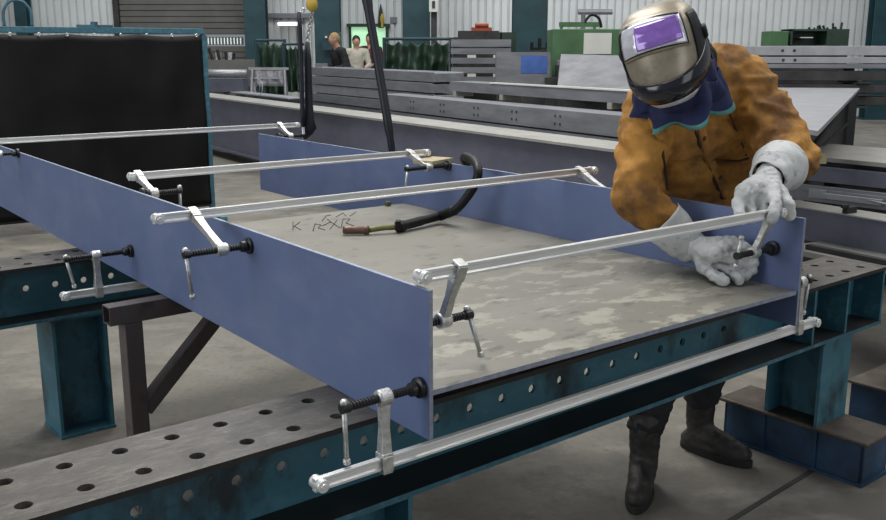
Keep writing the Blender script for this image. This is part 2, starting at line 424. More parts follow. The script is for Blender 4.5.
# chalk circle on the side of the girder (local x along girder; side facing camera)
gdu = gd.xy.normalized(); nrm = V3((gdu.y, -gdu.x, 0))
side = -1 if True else 1
r_ = ray(258, 87); n2 = V3((-gdu.y, gdu.x, 0))
off = (pR + n2 * .25); tt = off.dot(n2) / r_.dot(n2); hit = r_ * tt + V3((0, 0, H)); lx = (hit - pR).xy.dot(gdu)
bm = bmn(); lz = hit.z - .12
for rr, cx in ((.13, 0), (.09, .03), (.12, -.03)):
    tube(bm, [V3((lx + cx + rr * math.cos(k * PI / 10) * 1.1, .2515, lz + rr * math.sin(k * PI / 10) * (.8 + .1 * cx))) for k in range(21)], .0035, 4)
tube(bm, [V3((lx + .15 - .03 * k, .2515, lz - .1 + .03 * k + (.02 if k % 2 else 0))) for k in range(9)], .003, 4)
obj('chalk_mark', bm, m_chalkw, t)
for i, k in enumerate((.12, .45, .8)):
    c = pR + V3((*gdu, 0)) * GL * k + n2 * .1
    simple('timber_bearer', ['timber bearer under the girder behind the welder', 'timber bearer under the middle of the blue-grey girder', 'timber bearer under the girder end beside the black screen'][i], 'timber', lambda b: box(b, (0, 0, .06), (.12, .6, .12)), m_wood, loc=(c.x, c.y, 0), rz=ga)

# --- perforated channels (two layers) S2
P = atY(600, 108, 8.0)
def holes_obj(t, L_, z0, z1, face_y):
    n = 6
    for k in range(n):
        x = .12 + k * (L_ - .3) / (n - 1)
        for dx in (0, .07):
            for dz in (.3, .7):
                bm = bmn(); cyl(bm, (x + dx, face_y - .002, z0 + (z1 - z0) * dz), (x + dx, face_y + .003, z0 + (z1 - z0) * dz), .012, seg=8)
                obj('bolt_hole', bm, m_sectd, t)
ab = AB
S2n = ['bottom', 'second', 'third', 'top']
zz = [.30, .48, .66, .84]
for i, z in enumerate(zz):
    t = thing('steel_channel', f'grey drilled steel channel left of the welder, {S2n[i]} of the drilled stack', 'steel channel', (P.x, P.y, z), ab, 'drilled channels stacked behind the girder')
    bm = bmn(); pr = [(.32 - a, b) for a, b in chan_profile(.30, .165, .014)]
    extrx(bm, pr, -1.2, 3.5); obj('section', bm, m_sect, t); holes_obj(t, 3.5, 0, .165, .32)
# spacers
for k in (.3, 1.7, 3.1):
    q = P + Bd * k
    simple('steel_bearer', ['dark bearer under the right end of the drilled channel stack', 'dark bearer under the middle of the drilled channel stack', 'dark bearer under the left end of the drilled channel stack'][int(k / 1.3)], 'bearer', lambda b: bx(b, -.06, .06, -.0, .32, 0, .298), m_sectd, loc=(q.x, q.y, 0), rz=ab)
# pale-edged long beams above (S3)
Q = atY(660, 101, 7.9); Q.z = 1.075
t = thing('steel_beam', 'long grey beam with a cream lit edge resting on top of the drilled channels', 'steel beam', (Q.x - .0, Q.y, 1.06), ab)
bm = bmn(); bx(bm, 0, 3.0, -.05, .24, 0, .10); obj('section', bm, m_sect, t)
bm = bmn(); bx(bm, 0, 2.2, .2, .25, .101, .115); obj('cream_lit_edge', bm, m_paper, t)  # lit line along the beam top, put in as a cream strip
for k in (.35, 2.0, 2.9):
    q = Q + Bd * k
    simple('spacer_block', ['small pale spacer block under the cream-edged beam, nearest the welder', 'small pale spacer block under the middle of the cream-edged beam', 'small pale spacer block under the left end of the cream-edged beam'][int(k / 1.2)], 'spacer', lambda b: bx(b, -.03, .03, .02, .24, 0, .055), m_gtop, loc=(q.x, q.y, 1.005), rz=ab)
# S1 stack further left
Q1 = atY(464, 70, 11.1)
labs = ['bottom', 'second from bottom', 'third from bottom', 'fourth from bottom', 'fifth from bottom', 'second from top', 'top']
for i in range(7):
    z = .40 + i * .122
    Lx = [4.0, 3.9, 4.0, 3.8, 4.0, 3.9, 4.1][i]
    t = bar_thing('steel_profile', f'long grey steel profile in the stack beneath the green tarp, {labs[i]}', 'steel profile', (Q1.x - .02 * (i % 2), Q1.y, z), Lx, [(a, b) for a, b in [(0, 0), (.4, 0), (.4, .112), (.39, .112), (.38, .1), (.02, .1), (0, .112)]], m_sect if i % 3 != 1 else m_sectl, 'profiles stacked under the green tarp')
for k in (.3, 2.1, 3.7):
    q = Q1 + Bd * k
    simple('steel_bearer', ['dark bearer under the right end of the long grey profile stack', 'dark bearer under the middle of the long grey profile stack', 'dark bearer under the left end of the long grey profile stack'][int(k / 1.8)], 'bearer', lambda b: bx(b, -.06, .06, 0, .4, 0, .398), m_sectd, loc=(q.x, q.y, 0), rz=ab)

# rack of horizontal flats (455-512, 40-72)
t = thing('storage_rack', 'low rack of horizontal grey flats behind the beams, right of the green tarp', 'rack', atY(453, 40, 13.6).xy.to_3d())
w = atY(511, 40, 13.6).x - atY(453, 40, 13.6).x
bm = bmn(); bx(bm, 0, .07, 0, .3, 0, 1.66); obj('upright', bm, m_sectd, t)
bm = bmn(); bx(bm, w - .1, w - .03, 0, .3, 0, 1.66); obj('upright', bm, m_sectd, t)
for k, z in enumerate((1.04, 1.17, 1.30, 1.43, 1.53)):
    bm = bmn(); bx(bm, -.03, w, -.03, 0, z, z + (.08 if k < 4 else .1)); obj('shelf_flat', bm, m_sect, t)
for k in (.25, .7):
    for z in (1.12, 1.38): bm = bmn(); bx(bm, w * k, w * k + .12, -.02, .1, z, z + .04); obj('packing', bm, m_paper, t)
# machine on top of the rack
t = thing('tool_crate', 'dark tool crate with an orange tool on top, left of the widest teal column', 'crate', atY(499, 40, 14.3).xy.to_3d())
w = .6; zb = 1.1
bm = bmn(); bx(bm, -w, 0, 0, .4, 1.62 - .55, 1.76); obj('crate_body', bm, m_sectd, t)
bm = bmn(); bx(bm, 0, .02 + .02, .0, .4, 1.62 - .55, 1.74); bx(bm, 0.02, .25, .0, .4, 1.07, 1.74); obj('side_box', bm, m_green, t)
bm = bmn(); bx(bm, -.4, -.1, .1, .25, 1.76, 1.81); cyl(bm, (-.35, .1, 1.84), (-.15, .1, 1.84), .03); obj('orange_tool', bm, m_redp, t)
bm = bmn(); bx(bm, -w, .25, 0, .4, .0, 1.07); obj('stand', bm, m_sectd, t)

def cloth(bm, p0, p1, z0, z1, amp=.05, waves=7, nx=60, nz=16, seed=0, sag=.0, clips=0):
    p0, p1 = V3(p0), V3(p1); d = (p1 - p0); L_ = d.length; d.normalize(); nn = V3((-d.y, d.x, 0)); g = []
    for i in range(nx + 1):
        row = []
        for j in range(nz + 1):
            s = i / nx; tt = j / nz
            a = amp * (.35 + .65 * (1 - tt)) * (math.sin(s * waves * 2 * PI + 1.5 * math.sin(tt * 2 + seed)) + 1.1 * noise.noise(V3((s * 9, tt * 3, seed))))
            top = z1 - (sag * abs(math.sin(s * clips * PI)) if clips else 0)
            row.append(bm.verts.new(p0 + d * (s * L_) + nn * a + V3((0, 0, z0 + (top - z0) * tt - p0.z))))
        g.append(row)
    for i in range(nx):
        for j in range(nz): bm.faces.new((g[i][j], g[i + 1][j], g[i + 1][j + 1], g[i][j + 1]))
    for f in list(bm.faces): f.smooth = True
def solid(o, th=.004):
    s = o.modifiers.new('solid', 'SOLIDIFY'); s.thickness = th; return o
# green tarp
def tarp(pa, pb, yt, yb, Y, label, seed, clips=5):
    a, b = atY(pa, yt, Y), atY(pb, yt, Y)
    t = thing('green_screen', label, 'screen', (a.x, Y, 0))
    bm = bmn(); cloth(bm, (0, 0, 0), (b.x - a.x, 0, 0), atY(0, yb, Y).z, a.z, .075, clips * .8, 70, 16, seed, .06, clips); solid(obj('tarp', bm, m_green, t, True))
    bm = bmn(); cyl(bm, (-.03, .02, a.z + .03), (b.x - a.x + .03, .02, a.z + .03), .022); obj('top_rail', bm, m_coldark, t)
    for x in (-.03, b.x - a.x + .03):
        bm = bmn(); cyl(bm, (x, .02, 0), (x, .02, a.z + .05), .025); bx(bm, x - .03, x + .03, -.3, .3, 0, .04); obj('post', bm, m_coldark, t)
    return t
tarp(386, 449, 41, 75, 14.6, 'dark green tarp welding screen hanging right of the black cable', 3.3)
tarp(257, 283, 42, 95, 17.2, 'dark green tarp screen between the roller shutter and the lamp', 1.1, 3)
tarp(285, 306, 46, 92, 16.6, 'folded dark green tarp screen just left of the hanging slings', 5.1, 4)

# green cabinet + white sheet + grey plate
a, b = atY(553, 29, 12.6), atY(622, 55, 12.6)
t = thing('green_cabinet', 'green steel cabinet with tubes on top, left of the welding helmet', 'cabinet', (a.x, 12.6, 0))
bm = bmn(); bx(bm, 0, b.x - a.x, 0, .7, 0, a.z); obj('cabinet_body', bm, m_gcab, t, bevel=.01)
bm = bmn(); bx(bm, .1, .62, .1, .2, a.z + .03, a.z + .09); cyl(bm, (.12, .1, a.z), (.12, .1, a.z + .05), .02); cyl(bm, (.55, .1, a.z), (.55, .1, a.z + .05), .02); obj('tray', bm, m_gcab, t)
bm = bmn(); tube(bm, spline([(.42, .1, a.z + .09), (.5, .1, a.z + .18), (.6, .1, a.z + .14), (.64, .1, a.z + .02)]), .018, 8); obj('hose_loop', bm, m_hose, t)
bm = bmn(); bx(bm, (atY(585, 0, 12.6).x - a.x), (atY(613, 0, 12.6).x - a.x), -.012, -.002, atY(0, 54, 12.6).z, atY(0, 33, 12.6).z); obj('white_sheet', bm, m_paper, t)
# wall pipes at top
a = atY(578, 12, 21.5)
t = thing('wall_pipe', 'bent grey pipe on the white wall above the green cabinet', 'pipe', a)
bm = bmn(); tube(bm, [(0, 0, 0), (.75, 0, 0)], .06); tube(bm, [(.12, 0, 0), (.12, 0, -.35), (.12, .4, -.4)], .05); obj('pipe_run', bm, m_sect, t)
t = thing('steel_sheet', 'large upright grey steel sheet leaning in front of the green cabinet', 'steel sheet', (0, 0, 0))
bm = bmn(); q = [atY(561, 54, 11.4), atY(640, 56, 11.1), atY(640, 96, 10.9), atY(557, 92, 11.2)]
vs = [bm.verts.new(v) for v in q]; vs2 = [bm.verts.new(v + V3((0, .03, 0))) for v in q]
bm.faces.new(vs); bm.faces.new(vs2[::-1])
for i in range(4): bm.faces.new((vs[i], vs[(i + 1) % 4], vs2[(i + 1) % 4], vs2[i]))
obj('sheet', bm, m_sect, t)
bm = bmn(); bx(bm, q[3].x + .1, q[3].x + .8, 11.25, 11.5, 0, q[3].z + .02); obj('support_block', bm, m_sectd, t)
# small grey/blue block left of it
t = thing('marked_block', 'grey steel block with a blue paint patch in front of the widest column', 'steel block', atY(525, 60, 12.2).xy.to_3d())
bm = bmn(); w = .34; bx(bm, -w - .02, w - .02, 0, .25, 1.02, 1.46); obj('block', bm, m_sect, t)
bm = bmn(); bx(bm, -.05, w - .06, -.006, 0, 1.2, 1.42); obj('blue_patch', bm, m_bluep, t)
bm = bmn(); bx(bm, -w, w, 0, .3, 0, 1.02); obj('stand', bm, m_sectd, t)
t = thing('gas_valves', 'cluster of black valves on the dark pipe beside the widest column', 'valve', atY(550, 60, 15).xy.to_3d())
bm = bmn(); bx(bm, -.15, .15, 0, .2, 0, 1.5); obj('dark_box', bm, m_sectd, t)
bm = bmn()
for k in range(5): cyl(bm, (-.28 + .12 * k, .05, 1.5), (-.28 + .12 * k, .05, 1.6 + .06 * (k % 2)), .03)
bx(bm, -.32, .3, .02, .08, 1.48, 1.52); obj('valve_row', bm, m_black, t)
t = thing('dark_machine', 'low dark machine between the upright sheet and the blue-marked block', 'machine', atY(566, 60, 12.1).xy.to_3d())
bm = bmn(); bx(bm, -.1, .12, 0, .3, 0, 1.3); bx(bm, -.25, -.1, .02, .28, 0, 1.15); obj('machine_body', bm, m_sectd, t)
bm = bmn(); bx(bm, -.1, .1, -.03, .3, 1.3, 1.36); obj('cover', bm, m_sect, t)

# left: stock behind screen (207-300, 45-100)
def pt(px, Y): return atY(px, 60, Y).x
t = thing('roller_bench', 'bench with a pale round bar and a blue-grey box just right of the black screen', 'workbench', (pt(200, 16.6), 16.6, 0))
w = pt(246, 16.6) - pt(200, 16.6)
bm = bmn(); cyl(bm, (0, 0, 1.09), (w, 0, 1.09), .07); obj('round_bar', bm, m_sectl, t, True)
bm = bmn(); bx(bm, 0, w - .06, .0, .4, .78, 1.0); obj('box_rail', bm, m_girder, t)
bm = bmn(); bx(bm, 0, .08, 0, .4, 0, .78); bx(bm, w - .2, w - .12, 0, .4, 0, .78); obj('leg_frame', bm, m_sectd, t)
t = thing('small_trestle', 'pale folding trestle with a draped sheet between the black screen and the slings', 'trestle', (pt(248, 15.1), 15.1, 0))
w = pt(288, 15.1) - pt(248, 15.1)
bm = bmn(); bx(bm, 0, w, 0, .04, 1.18, 1.22); bx(bm, 0.02, w - .03, 0, .04, 1.04, 1.07); obj('rail', bm, m_sectl, t)
for s in (0, 1):
    for q in (0, 1):
        bm = bmn(); cyl(bm, (.06 + s * (w - .12), .0, 1.18), (.06 + s * (w - .12) + (.05 if s else -.05), -.25 + .5 * q, 0), .02); obj('leg', bm, m_sectl, t)
bm = bmn(); cloth(bm, (.05, .02, 0), (w - .05, .02, 0), .93, 1.2, .02, 3, 24, 6); solid(obj('draped_sheet', bm, m_sectl, t, True))
Q = atY(306, 95, 12.6)
t = bar_thing('pale_channel', 'pale steel channel lying behind the girder below the small trestle', 'steel channel', (Q.x, Q.y, .74), 2.2, chan_profile(.25, .14, .02), m_sectl, ang=ga)
bm = bmn(); bx(bm, .2, .3, 0, .25, -.74, 0); bx(bm, 1.8, 1.9, 0, .25, -.74, 0); obj('support', bm, m_sectd, t)
t = thing('dark_stock_box', 'brown-grey crate of dark bars in front of the roller shutter', 'crate', (pt(206, 18.3), 18.3, 0))
w = pt(255, 18.3) - pt(206, 18.3)
bm = bmn(); bx(bm, 0, w, 0, .6, .8, 1.3); obj('crate_body', bm, m_shut, t)
bm = bmn(); bx(bm, .1, .3, 0, .5, 0, .8); bx(bm, w - .3, w - .1, 0, .5, 0, .8); obj('leg', bm, m_sectd, t)
bm = bmn()
for k in range(4): tube(bm, [(.1 + .13 * k, .1, 1.3), (.05 + .16 * k, .05, 1.52 - .03 * k)], .03, 8)
obj('bar_end', bm, m_sectd, t)
for x in (.16, .38): bm = bmn(); bx(bm, x, x + .09, .1, .2, 1.3, 1.44); obj('pale_bar_end', bm, m_sectl, t)
# bench of seated people (312-350, 60-95)
t = thing('assembly_bench', 'dark bench with teal drawers where the man in black leans, right of the slings', 'workbench', (pt(314, 15.5), 15.5, 0))
w = pt(352, 15.5) - pt(314, 15.5)
bm = bmn(); bx(bm, 0, w, 0, .5, 1.0, 1.05); obj('bench_top', bm, m_sectd, t)
bm = bmn(); bx(bm, w - .28, w - .05, 0, .45, .5, .99); obj('drawer_unit', bm, m_col, t)
for x in (.02, w - .06):
    bm = bmn(); bx(bm, x, x + .05, 0.02, .48, 0, 1.0); obj('leg', bm, m_sectd, t)
bm = bmn(); bx(bm, .05, .28, .1, .3, .62, .9); obj('shelf_box', bm, m_sect, t)
simple('machine_part', 'dark machine part on the bench top left of the man in black', 'machine part', lambda b: (bx(b, 0, .2, 0, .2, 0, .14), cyl(b, (.26, .1, .1), (.42, .1, .1), .07), bx(b, .2, .3, .04, .16, 0, .12)), m_black, loc=(pt(320, 15.5) + .1, 15.6, 1.05))
simple('pale_box', 'pale cardboard box on the bench top beside the slings', 'box', lambda b: bx(b, 0, .18, 0, .2, 0, .22), m_sect, loc=(pt(314, 15.5) + .0, 15.6, 1.05))
t = thing('panel_machine', 'teal control panel with white switches on the broad column behind the slings', 'control panel', (0, 0, 0))
bm = bmn(); pbox(bm, 322, 340, 32, 50, 20.1, .2); obj('panel_body', bm, m_col, t)
for k in range(4): bm = bmn(); pbox(bm, 325 + 4 * k, 327 + 4 * k, 36 + 4 * (k % 2), 38 + 4 * (k % 2), 20.05, .05); obj('switch', bm, m_paper, t)

# right side stock
def sec(name, label, px, y, Y, L0, L1, prof, mat, ang=AB, group=None, z=None, extra=None):
    p = atY(px, y, Y)
    if z is not None: p.z = z
    t = thing(name, label, 'steel section', p, ang, group)
    bm = bmn(); extrx(bm, prof, L0, L1); obj('section', bm, mat, t, bevel=.003)
    return t
A2 = R(172)
def hbox(w, h): return [(0, -h), (w, -h), (w, 0), (0, 0)]
gr = 'long rails stacked right of the welder'
names = ['topmost pale rail', 'second pale rail']
Y2 = 8.6
for i, (y0, y1, m, nm) in enumerate([(46, 55, m_sectl, 'topmost, pale'), (57, 63, m_sectl, 'second from top, pale and thin'), (64, 68, m_sect, 'third from top, thin grey'), (71, 80, m_sectd, 'fourth from top, nearly black'), (84, 92, m_sectd, 'second from bottom, black'), (96, 104, m_sectd, 'bottom, black')]):
    a = atY(990, y0, 8.3); h_ = (y1 - y0) / 960 * 8.6
    t = thing('steel_rail', f'long steel rail right of the welder, {nm} in the stack', 'steel rail', (a.x, 8.3, atY(0, y0, Y2).z), A2, gr)
    bm = bmn(); extrx(bm, [(0, -h_), (-.28, -h_), (-.28, -h_ * .7), (-.04, -h_ * .7), (-.04, -h_ * .3), (-.28, -h_ * .3), (-.28, 0), (0, 0)] if m is not m_sectd else hbox(-.3, h_), -.5, 2.7)
    obj('section', bm, m, t, bevel=.003)
    if i < 2:
        for x in (.55, .65, 1.6, 1.7):
            bm = bmn(); cyl(bm, (x, .002, -h_ / 2), (x, -.003, -h_ / 2), .014, seg=8); obj('bolt_hole', bm, m_sectd, t)
for k, px in enumerate((760, 872)):
    x = pt(px, 8.3)
    t = thing('rail_stand', ['dark stand carrying the rail stack, hidden behind the welder', 'dark stand carrying the rail stack at the right edge'][k], 'stand', (x, 8.75 if k else 8.95, 0))
    bm = bmn(); bx(bm, -.05, .05, .0, .12, 0, 1.33); obj('post', bm, m_sectd, t)
    bm = bmn()
    for y_ in (82, 94, 106): z = atY(0, y_, 8.6).z; bx(bm, -.05, .05, -.34, .1, z - .008, z + .008)
    obj('arm', bm, m_sectd, t)
    bm = bmn(); bx(bm, -.2, .2, -.3, .3, 0, .04); obj('foot', bm, m_sectd, t)
# green boxes on far side above rails
t = thing('green_tool_box', 'open green tool box filled with dark parts on the stock against the right wall', 'tool box', atY(770, 45, 10.).xy.to_3d())
z0, zt = atY(0, 46, 10.).z, atY(0, 31, 10.).z
X = lambda px: pt(px, 10.) - pt(770, 10.)
bm = bmn(); bx(bm, 0, X(788), 0, .3, z0 - .05, zt); obj('closed_box', bm, m_gcab, t, bevel=.006)
bm = bmn(); bx(bm, X(790), X(848), .25, .3, z0 - .05, zt + .02); bx(bm, X(790), X(792), 0, .3, z0 - .05, zt + .02); bx(bm, X(826), X(848), 0, .3, z0 - .05, zt); bx(bm, X(790), X(826), 0, .3, z0 - .05, z0 + .01); bx(bm, X(790), X(848), 0, .3, zt, zt + .02); obj('open_box', bm, m_green, t)
bm = bmn(); bx(bm, X(801), X(813), .02, .2, z0 + .08, z0 + .09); obj('pale_strip', bm, m_paper, t)
bm = bmn()
for k in range(9):
    x = X(812) + .04 * k; cyl(bm, (x, .1, zt), (x + random.uniform(-.03, .03), .1, zt + random.uniform(.03, .09)), .012, seg=6)
obj('loose_part', bm, m_black, t)
bm = bmn(); bx(bm, 0, X(848), 0, .35, 0, z0 - .05); obj('stand', bm, m_sectd, t)

# flat grey sheet + black gusset stand
t = thing('flat_sheet', 'large flat pale grey steel sheet lying level right of the welder', 'steel sheet', (0, 0, 0))
Z = 1.18
q = [at(705, 87, Z), at(860, 88, Z), at(818, 131, Z), at(690, 112, Z)]
bm = bmn(); vs = [bm.verts.new(v) for v in q]; vs2 = [bm.verts.new(v - V3((0, 0, .02))) for v in q]
bm.faces.new(vs); bm.faces.new(vs2[::-1])
for i in range(4): bm.faces.new((vs[i], vs[(i + 1) % 4], vs2[(i + 1) % 4], vs2[i]))
obj('sheet', bm, m_sectl, t)
def tri(bm, a, b, c, th):
    n = (b - a).cross(c - a).normalized() * th
    v = [bm.verts.new(p) for p in (a, b, c)]; w_ = [bm.verts.new(p + n) for p in (a, b, c)]
    bm.faces.new(v); bm.faces.new(w_[::-1])
    for i in range(3): bm.faces.new((v[i], v[(i + 1) % 3], w_[(i + 1) % 3], w_[i]))
t = thing('black_gusset_stand', 'black triangular steel stand under the corner of the flat pale sheet', 'stand', (0, 0, 0))
a = at(851, 95, 1.14); b = atY(851, 150, a.y); c = atY(800, 150, a.y - 1.2)
bm = bmn(); tri(bm, a, V3((a.x, a.y, b.z)), V3((c.x, c.y, b.z)), .03); obj('gusset_plate', bm, m_black, t)
bm = bmn(); cyl(bm, a, V3((c.x, c.y, b.z)), .02); cyl(bm, (a + V3((a.x, a.y, b.z))) / 2, V3((c.x, c.y, b.z)), .012); obj('stiffening_bar', bm, m_sectd, t)
bm = bmn(); bx(bm, a.x - .04, a.x + .04, a.y - .04, a.y + .04, 0, a.z); bx(bm, a.x - .2, a.x + .2, a.y - .2, a.y + .2, 0, .03); obj('post', bm, m_black, t)
# pale slab, beams at right
def along(name, label, pa, ya, pb, yb, z, w, h, mat, ext=(.6, .8), prof=None, more=None):
    a, b = at(pa, ya, z), at(pb, yb, z); d = (a - b); L_ = d.xy.length
    t = thing(name, label, 'steel section', (b.x, b.y, z - h), math.atan2(d.y, d.x))
    # local +x runs away/left, local +y is the side nearer the camera's left, i.e. face at y=0 looks to camera
    bm = bmn()
    pr = prof or [(0, 0), (-w, 0), (-w, h), (0, h)]
    extrx(bm, pr, -ext[0], L_ + ext[1]); obj('section', bm, mat, t, bevel=.003)
    return t, L_
m_pal = m_sectl
t, _ = along('pale_slab', 'pale wide steel slab lying behind the drilled channel at the right edge', 800, 155, 886, 163, .80, .9, .03, m_gtop, (1, .3))
bm = bmn(); bx(bm, -.8, .6, -.8, -.1, -.77, 0); obj('support_block', bm, m_sectd, t)
t, _ = along('grey_beam', 'blue-grey beam behind the channel with the metal catch at the right edge', 800, 165, 886, 173, .74, .12, .10, m_girder, (1, .6))
bm = bmn(); bx(bm, -.9, -.8, -.12, -.01, -.64, 0); bx(bm, .4, .5, -.12, -.01, -.64, 0); obj('support', bm, m_sectd, t)
t, L_ = along('catch_channel', 'grey channel with a pale metal catch behind the near beam at the right edge', 798, 187, 886, 197, .70, .15, .075, m_sect, (1, .5), prof=[(0, 0), (-.15, 0), (-.15, .075), (-.14, .075), (-.14, .01), (-.01, .01), (-.01, .075), (0, .075)])
bm = bmn(); box(bm, (L_ * .75, .01, .05), (.10, .02, .05)); box(bm, (L_ * .35, .02, .045), (.35, .03, .03)); tube(bm, [(L_ * .15, .03, .05), (-.05, .04, .04), (-.1, .04, .065)], .008, 6); obj('catch', bm, m_sectl, t)
bm = bmn(); bx(bm, -.9, -.8, -.14, -.01, -.625, 0); bx(bm, .6, .7, -.14, -.01, -.625, 0); obj('support', bm, m_sectd, t)
t, L_ = along('near_grey_beam', 'blue-grey beam with a pale top edge directly behind the right end of the bench', 795, 207, 886, 222, .66, .16, .17, m_girder, (1, .6))
bm = bmn(); bx(bm, -1, L_ + .6, -.17, .012, .171, .178); obj('pale_lit_edge', bm, m_gtop, t)  # lit top of the beam, put in as a pale strip
bm = bmn(); bx(bm, .22, .25, -.08, .0, .179, .21); bx(bm, .225, .24, -.02, .03, .21, .225); obj('black_bracket', bm, m_black, t)
bm = bmn()
for x in (-.7, .3): bx(bm, x, x + .1, -.15, -.01, -.49, 0)
obj('support', bm, m_sectd, t)
t, L_ = along('low_pale_slab', 'low pale slab and bars behind the top of the bench at the right edge', 800, 250, 886, 268, .50, .5, .03, m_gtop, (.8, .1))
bm = bmn(); bx(bm, -.7, -.1, -.45, -.05, -.47, 0); obj('support_block', bm, m_sectd, t)
bm = bmn(); bx(bm, -.7, L_, -.08, -.04, .03, .055); obj('bar', bm, m_sectd, t)
# timber block
simple('timber_block', 'small timber block beside the welder\'s lower sleeve at the beams', 'timber', lambda b: bx(b, -.07, .07, -.05, .05, 0, .06), m_wood, loc=(*at(812, 163, .80).xy, .80))

# ================================================================== BLACK WELDING SCREEN
pr_ = V3((atY(203, 31, 8.6).x, 8.6, 0)); plft = V3((atY(0, 28, 7.7).x, 7.7, 0)); dd = (plft - pr_).normalized(); pl_ = pr_ + dd * 2.3
ang = math.atan2(dd.y, dd.x); ln = 2.3
t = thing('welding_screen', 'black curtain welding screen on a teal tube frame at the left', 'welding screen', pr_, ang)
ZT = 1.675
bm = bmn(); bx(bm, 0, ln, -.03, .03, ZT - .05, ZT); obj('top_rail', bm, m_tealedge, t, bevel=.005)
for x in (0, ln):
    bm = bmn(); bx(bm, x - .023, x + .023, -.023, .023, .04, ZT - .05); obj('post', bm, m_tealedge, t, bevel=.005)
    bm = bmn(); bx(bm, x - .03, x + .03, -.3, .3, 0, .04); obj('foot', bm, m_teal, t, bevel=.005)
bm = bmn(); bx(bm, .03, ln - .03, -.02, .02, .10, .14); obj('bottom_rail', bm, m_black, t)
bm = bmn(); cloth(bm, (.03, .045, 0), (ln - .03, .045, 0), .13, ZT - .055, .035, 1.5, 90, 30, 2., .015, 4); solid(obj('curtain', bm, m_curt, t, True))
bm = bmn()
for k in range(11):
    x = .08 + k * .215; tube(bm, [(x + .009 * math.cos(a * PI / 4), .05, ZT - .06 + .012 * math.sin(a * PI / 4)) for a in range(9)], .004, 5)
obj('ring', bm, m_arm, t)
lx = 1.42 - .01
bm = bmn(); tube(bm, spline([(lx, 0, ZT), (lx, 0, ZT + .12), (lx + .05, 0, ZT + .19), (lx + .12, 0, ZT + .2), (lx + .17, 0, ZT + .17), (lx + .2, 0, ZT + .1), (lx + .2, 0, ZT)], 5), .011, 8); obj('loop_handle', bm, m_tealedge, t, True)
bm = bmn(); bx(bm, .78, 1.06, -.03, .03, ZT, ZT + .02); bx(bm, .90, .95, -.02, .02, ZT + .02, ZT + .045); obj('latch', bm, m_teal, t)

# ================================================================== BENCH BEAMS
FW, BH, TF = .24, .22, .013
def bench_beam(label, xa, xb, nn, phase, stiff, hole_end):
    """xa..xb along W, nn = near flange edge distance along N"""
    base = Nd * (nn + FW / 2)
    t = thing('perforated_beam', label, 'workbench beam', (base.x, base.y, 0), AW)
    bm = bmn(); perforated(bm, xa, xb, -FW / 2, FW / 2, TF, [-.06, .06], .11, phase, .016, lambda a, b, c: V3((a, b, ZB + c)))
    matby(bm, lambda f: 1 if abs(f.normal.z) < .5 and abs(f.calc_center_median().y) > FW / 2 - .001 else 0)
    obj('top_flange', bm, [m_flange, m_dirt], t)
    bm = bmn(); perforated(bm, xa, xb, ZB - BH + TF, ZB - TF, .010, [ZB - .107], .11, phase, .0125, lambda a, b, c: V3((a, -.005 - c, b)), skip=lambda a: a > hole_end)
    obj('web', bm, m_teal, t)
    bm = bmn(); bx(bm, xa, xb, -FW / 2, FW / 2, ZB - BH, ZB - BH + TF)
    matby(bm, lambda f: 0 if abs(f.normal.z) > .5 else 1); obj('bottom_flange', bm, [m_dirt, m_tealedge], t)
    for x in stiff:
        for s in (-1, 1):
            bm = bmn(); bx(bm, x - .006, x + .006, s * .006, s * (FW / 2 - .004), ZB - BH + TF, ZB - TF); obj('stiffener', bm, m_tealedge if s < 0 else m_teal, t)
    return t
def hcolumn(name, label, w, n, zt, open_n, foot, group):
    """H column on the W/N grid centred at (w,n); open_n: recess faces the camera side (-N)"""
    p = Wd * w + Nd * n
    t = thing(name, label, 'bench leg', (p.x, p.y, 0), AW + (PI / 2 if open_n else 0))
    z0 = .17 if foot else .012
    for s in (-1, 1):
        bm = bmn(); bx(bm, -.1, .1, s * .1 - .006, s * .1 + .006, z0, zt); obj('flange', bm, m_teal, t)
    bm = bmn(); bx(bm, -.005, .005, -.094, .094, z0, zt); obj('web', bm, m_teal, t)
    bm = bmn(); bx(bm, -.098, .098, -.11, .11, zt - .016, zt - .0005); obj('cap_plate', bm, m_teal, t)
    if foot:
        for z in (.28,): 
            pass
        bm = bmn(); bx(bm, -.11, .11, -.30, .30, .155, .17); obj('foot_cap', bm, m_footcap, t, bevel=.006)
        bm = bmn(); bx(bm, -.1, .1, -.29, .29, 0, .012); bx(bm, -.09, -.08, -.28, .28, .012, .155); bx(bm, .08, .09, -.28, .28, .012, .155); bx(bm, -.09, .09, -.28, -.27, .012, .155); bx(bm, -.09, .09, .27, .28, .012, .155)
        bx(bm, -.1, .1, -.11, -.1, .012, .155); bx(bm, -.1, .1, .1, .11, .012, .155)
        obj('foot_beam', bm, m_foot, t)
    else:
        bm = bmn(); bx(bm, -.108, .108, -.108, .108, 0, .012); obj('foot_plate', bm, m_tealedge, t)
    return t
def wn(p): return p.dot(Wd), p.dot(Nd)
endw = wn(at(884, 266, ZB))[0]
n1 = wn(at(382, 416, ZB))[1] + .003
ph = (wn(at(21, 502, ZB))[0]) % .11
xa = .11 * -4
hw = wn(at(21, 502, ZB))[0]; xa = hw - .11 * 6.5
bench_beam('nearest teal bench beam with a perforated grey top, running across the foreground', xa, endw, n1, .055 + .0, [endw - .006, wn(at(846, 276, ZB))[0] , wn(at(812, 284, ZB))[0] - .02], wn(at(770, 300, ZB))[0] - .0)
n2_ = wn(at(0, 271, ZB))[1]; w0 = wn(at(0, 271, ZB))[0]
bench_beam('farther perforated bench beam at the left, passing under the far part of the workpiece', w0 - .6, w0 + 2.55, n2_, .055, [w0 - .594, w0 + 2.544], w0 + 9)
wc, nc = wn(at(821, 464, 0))
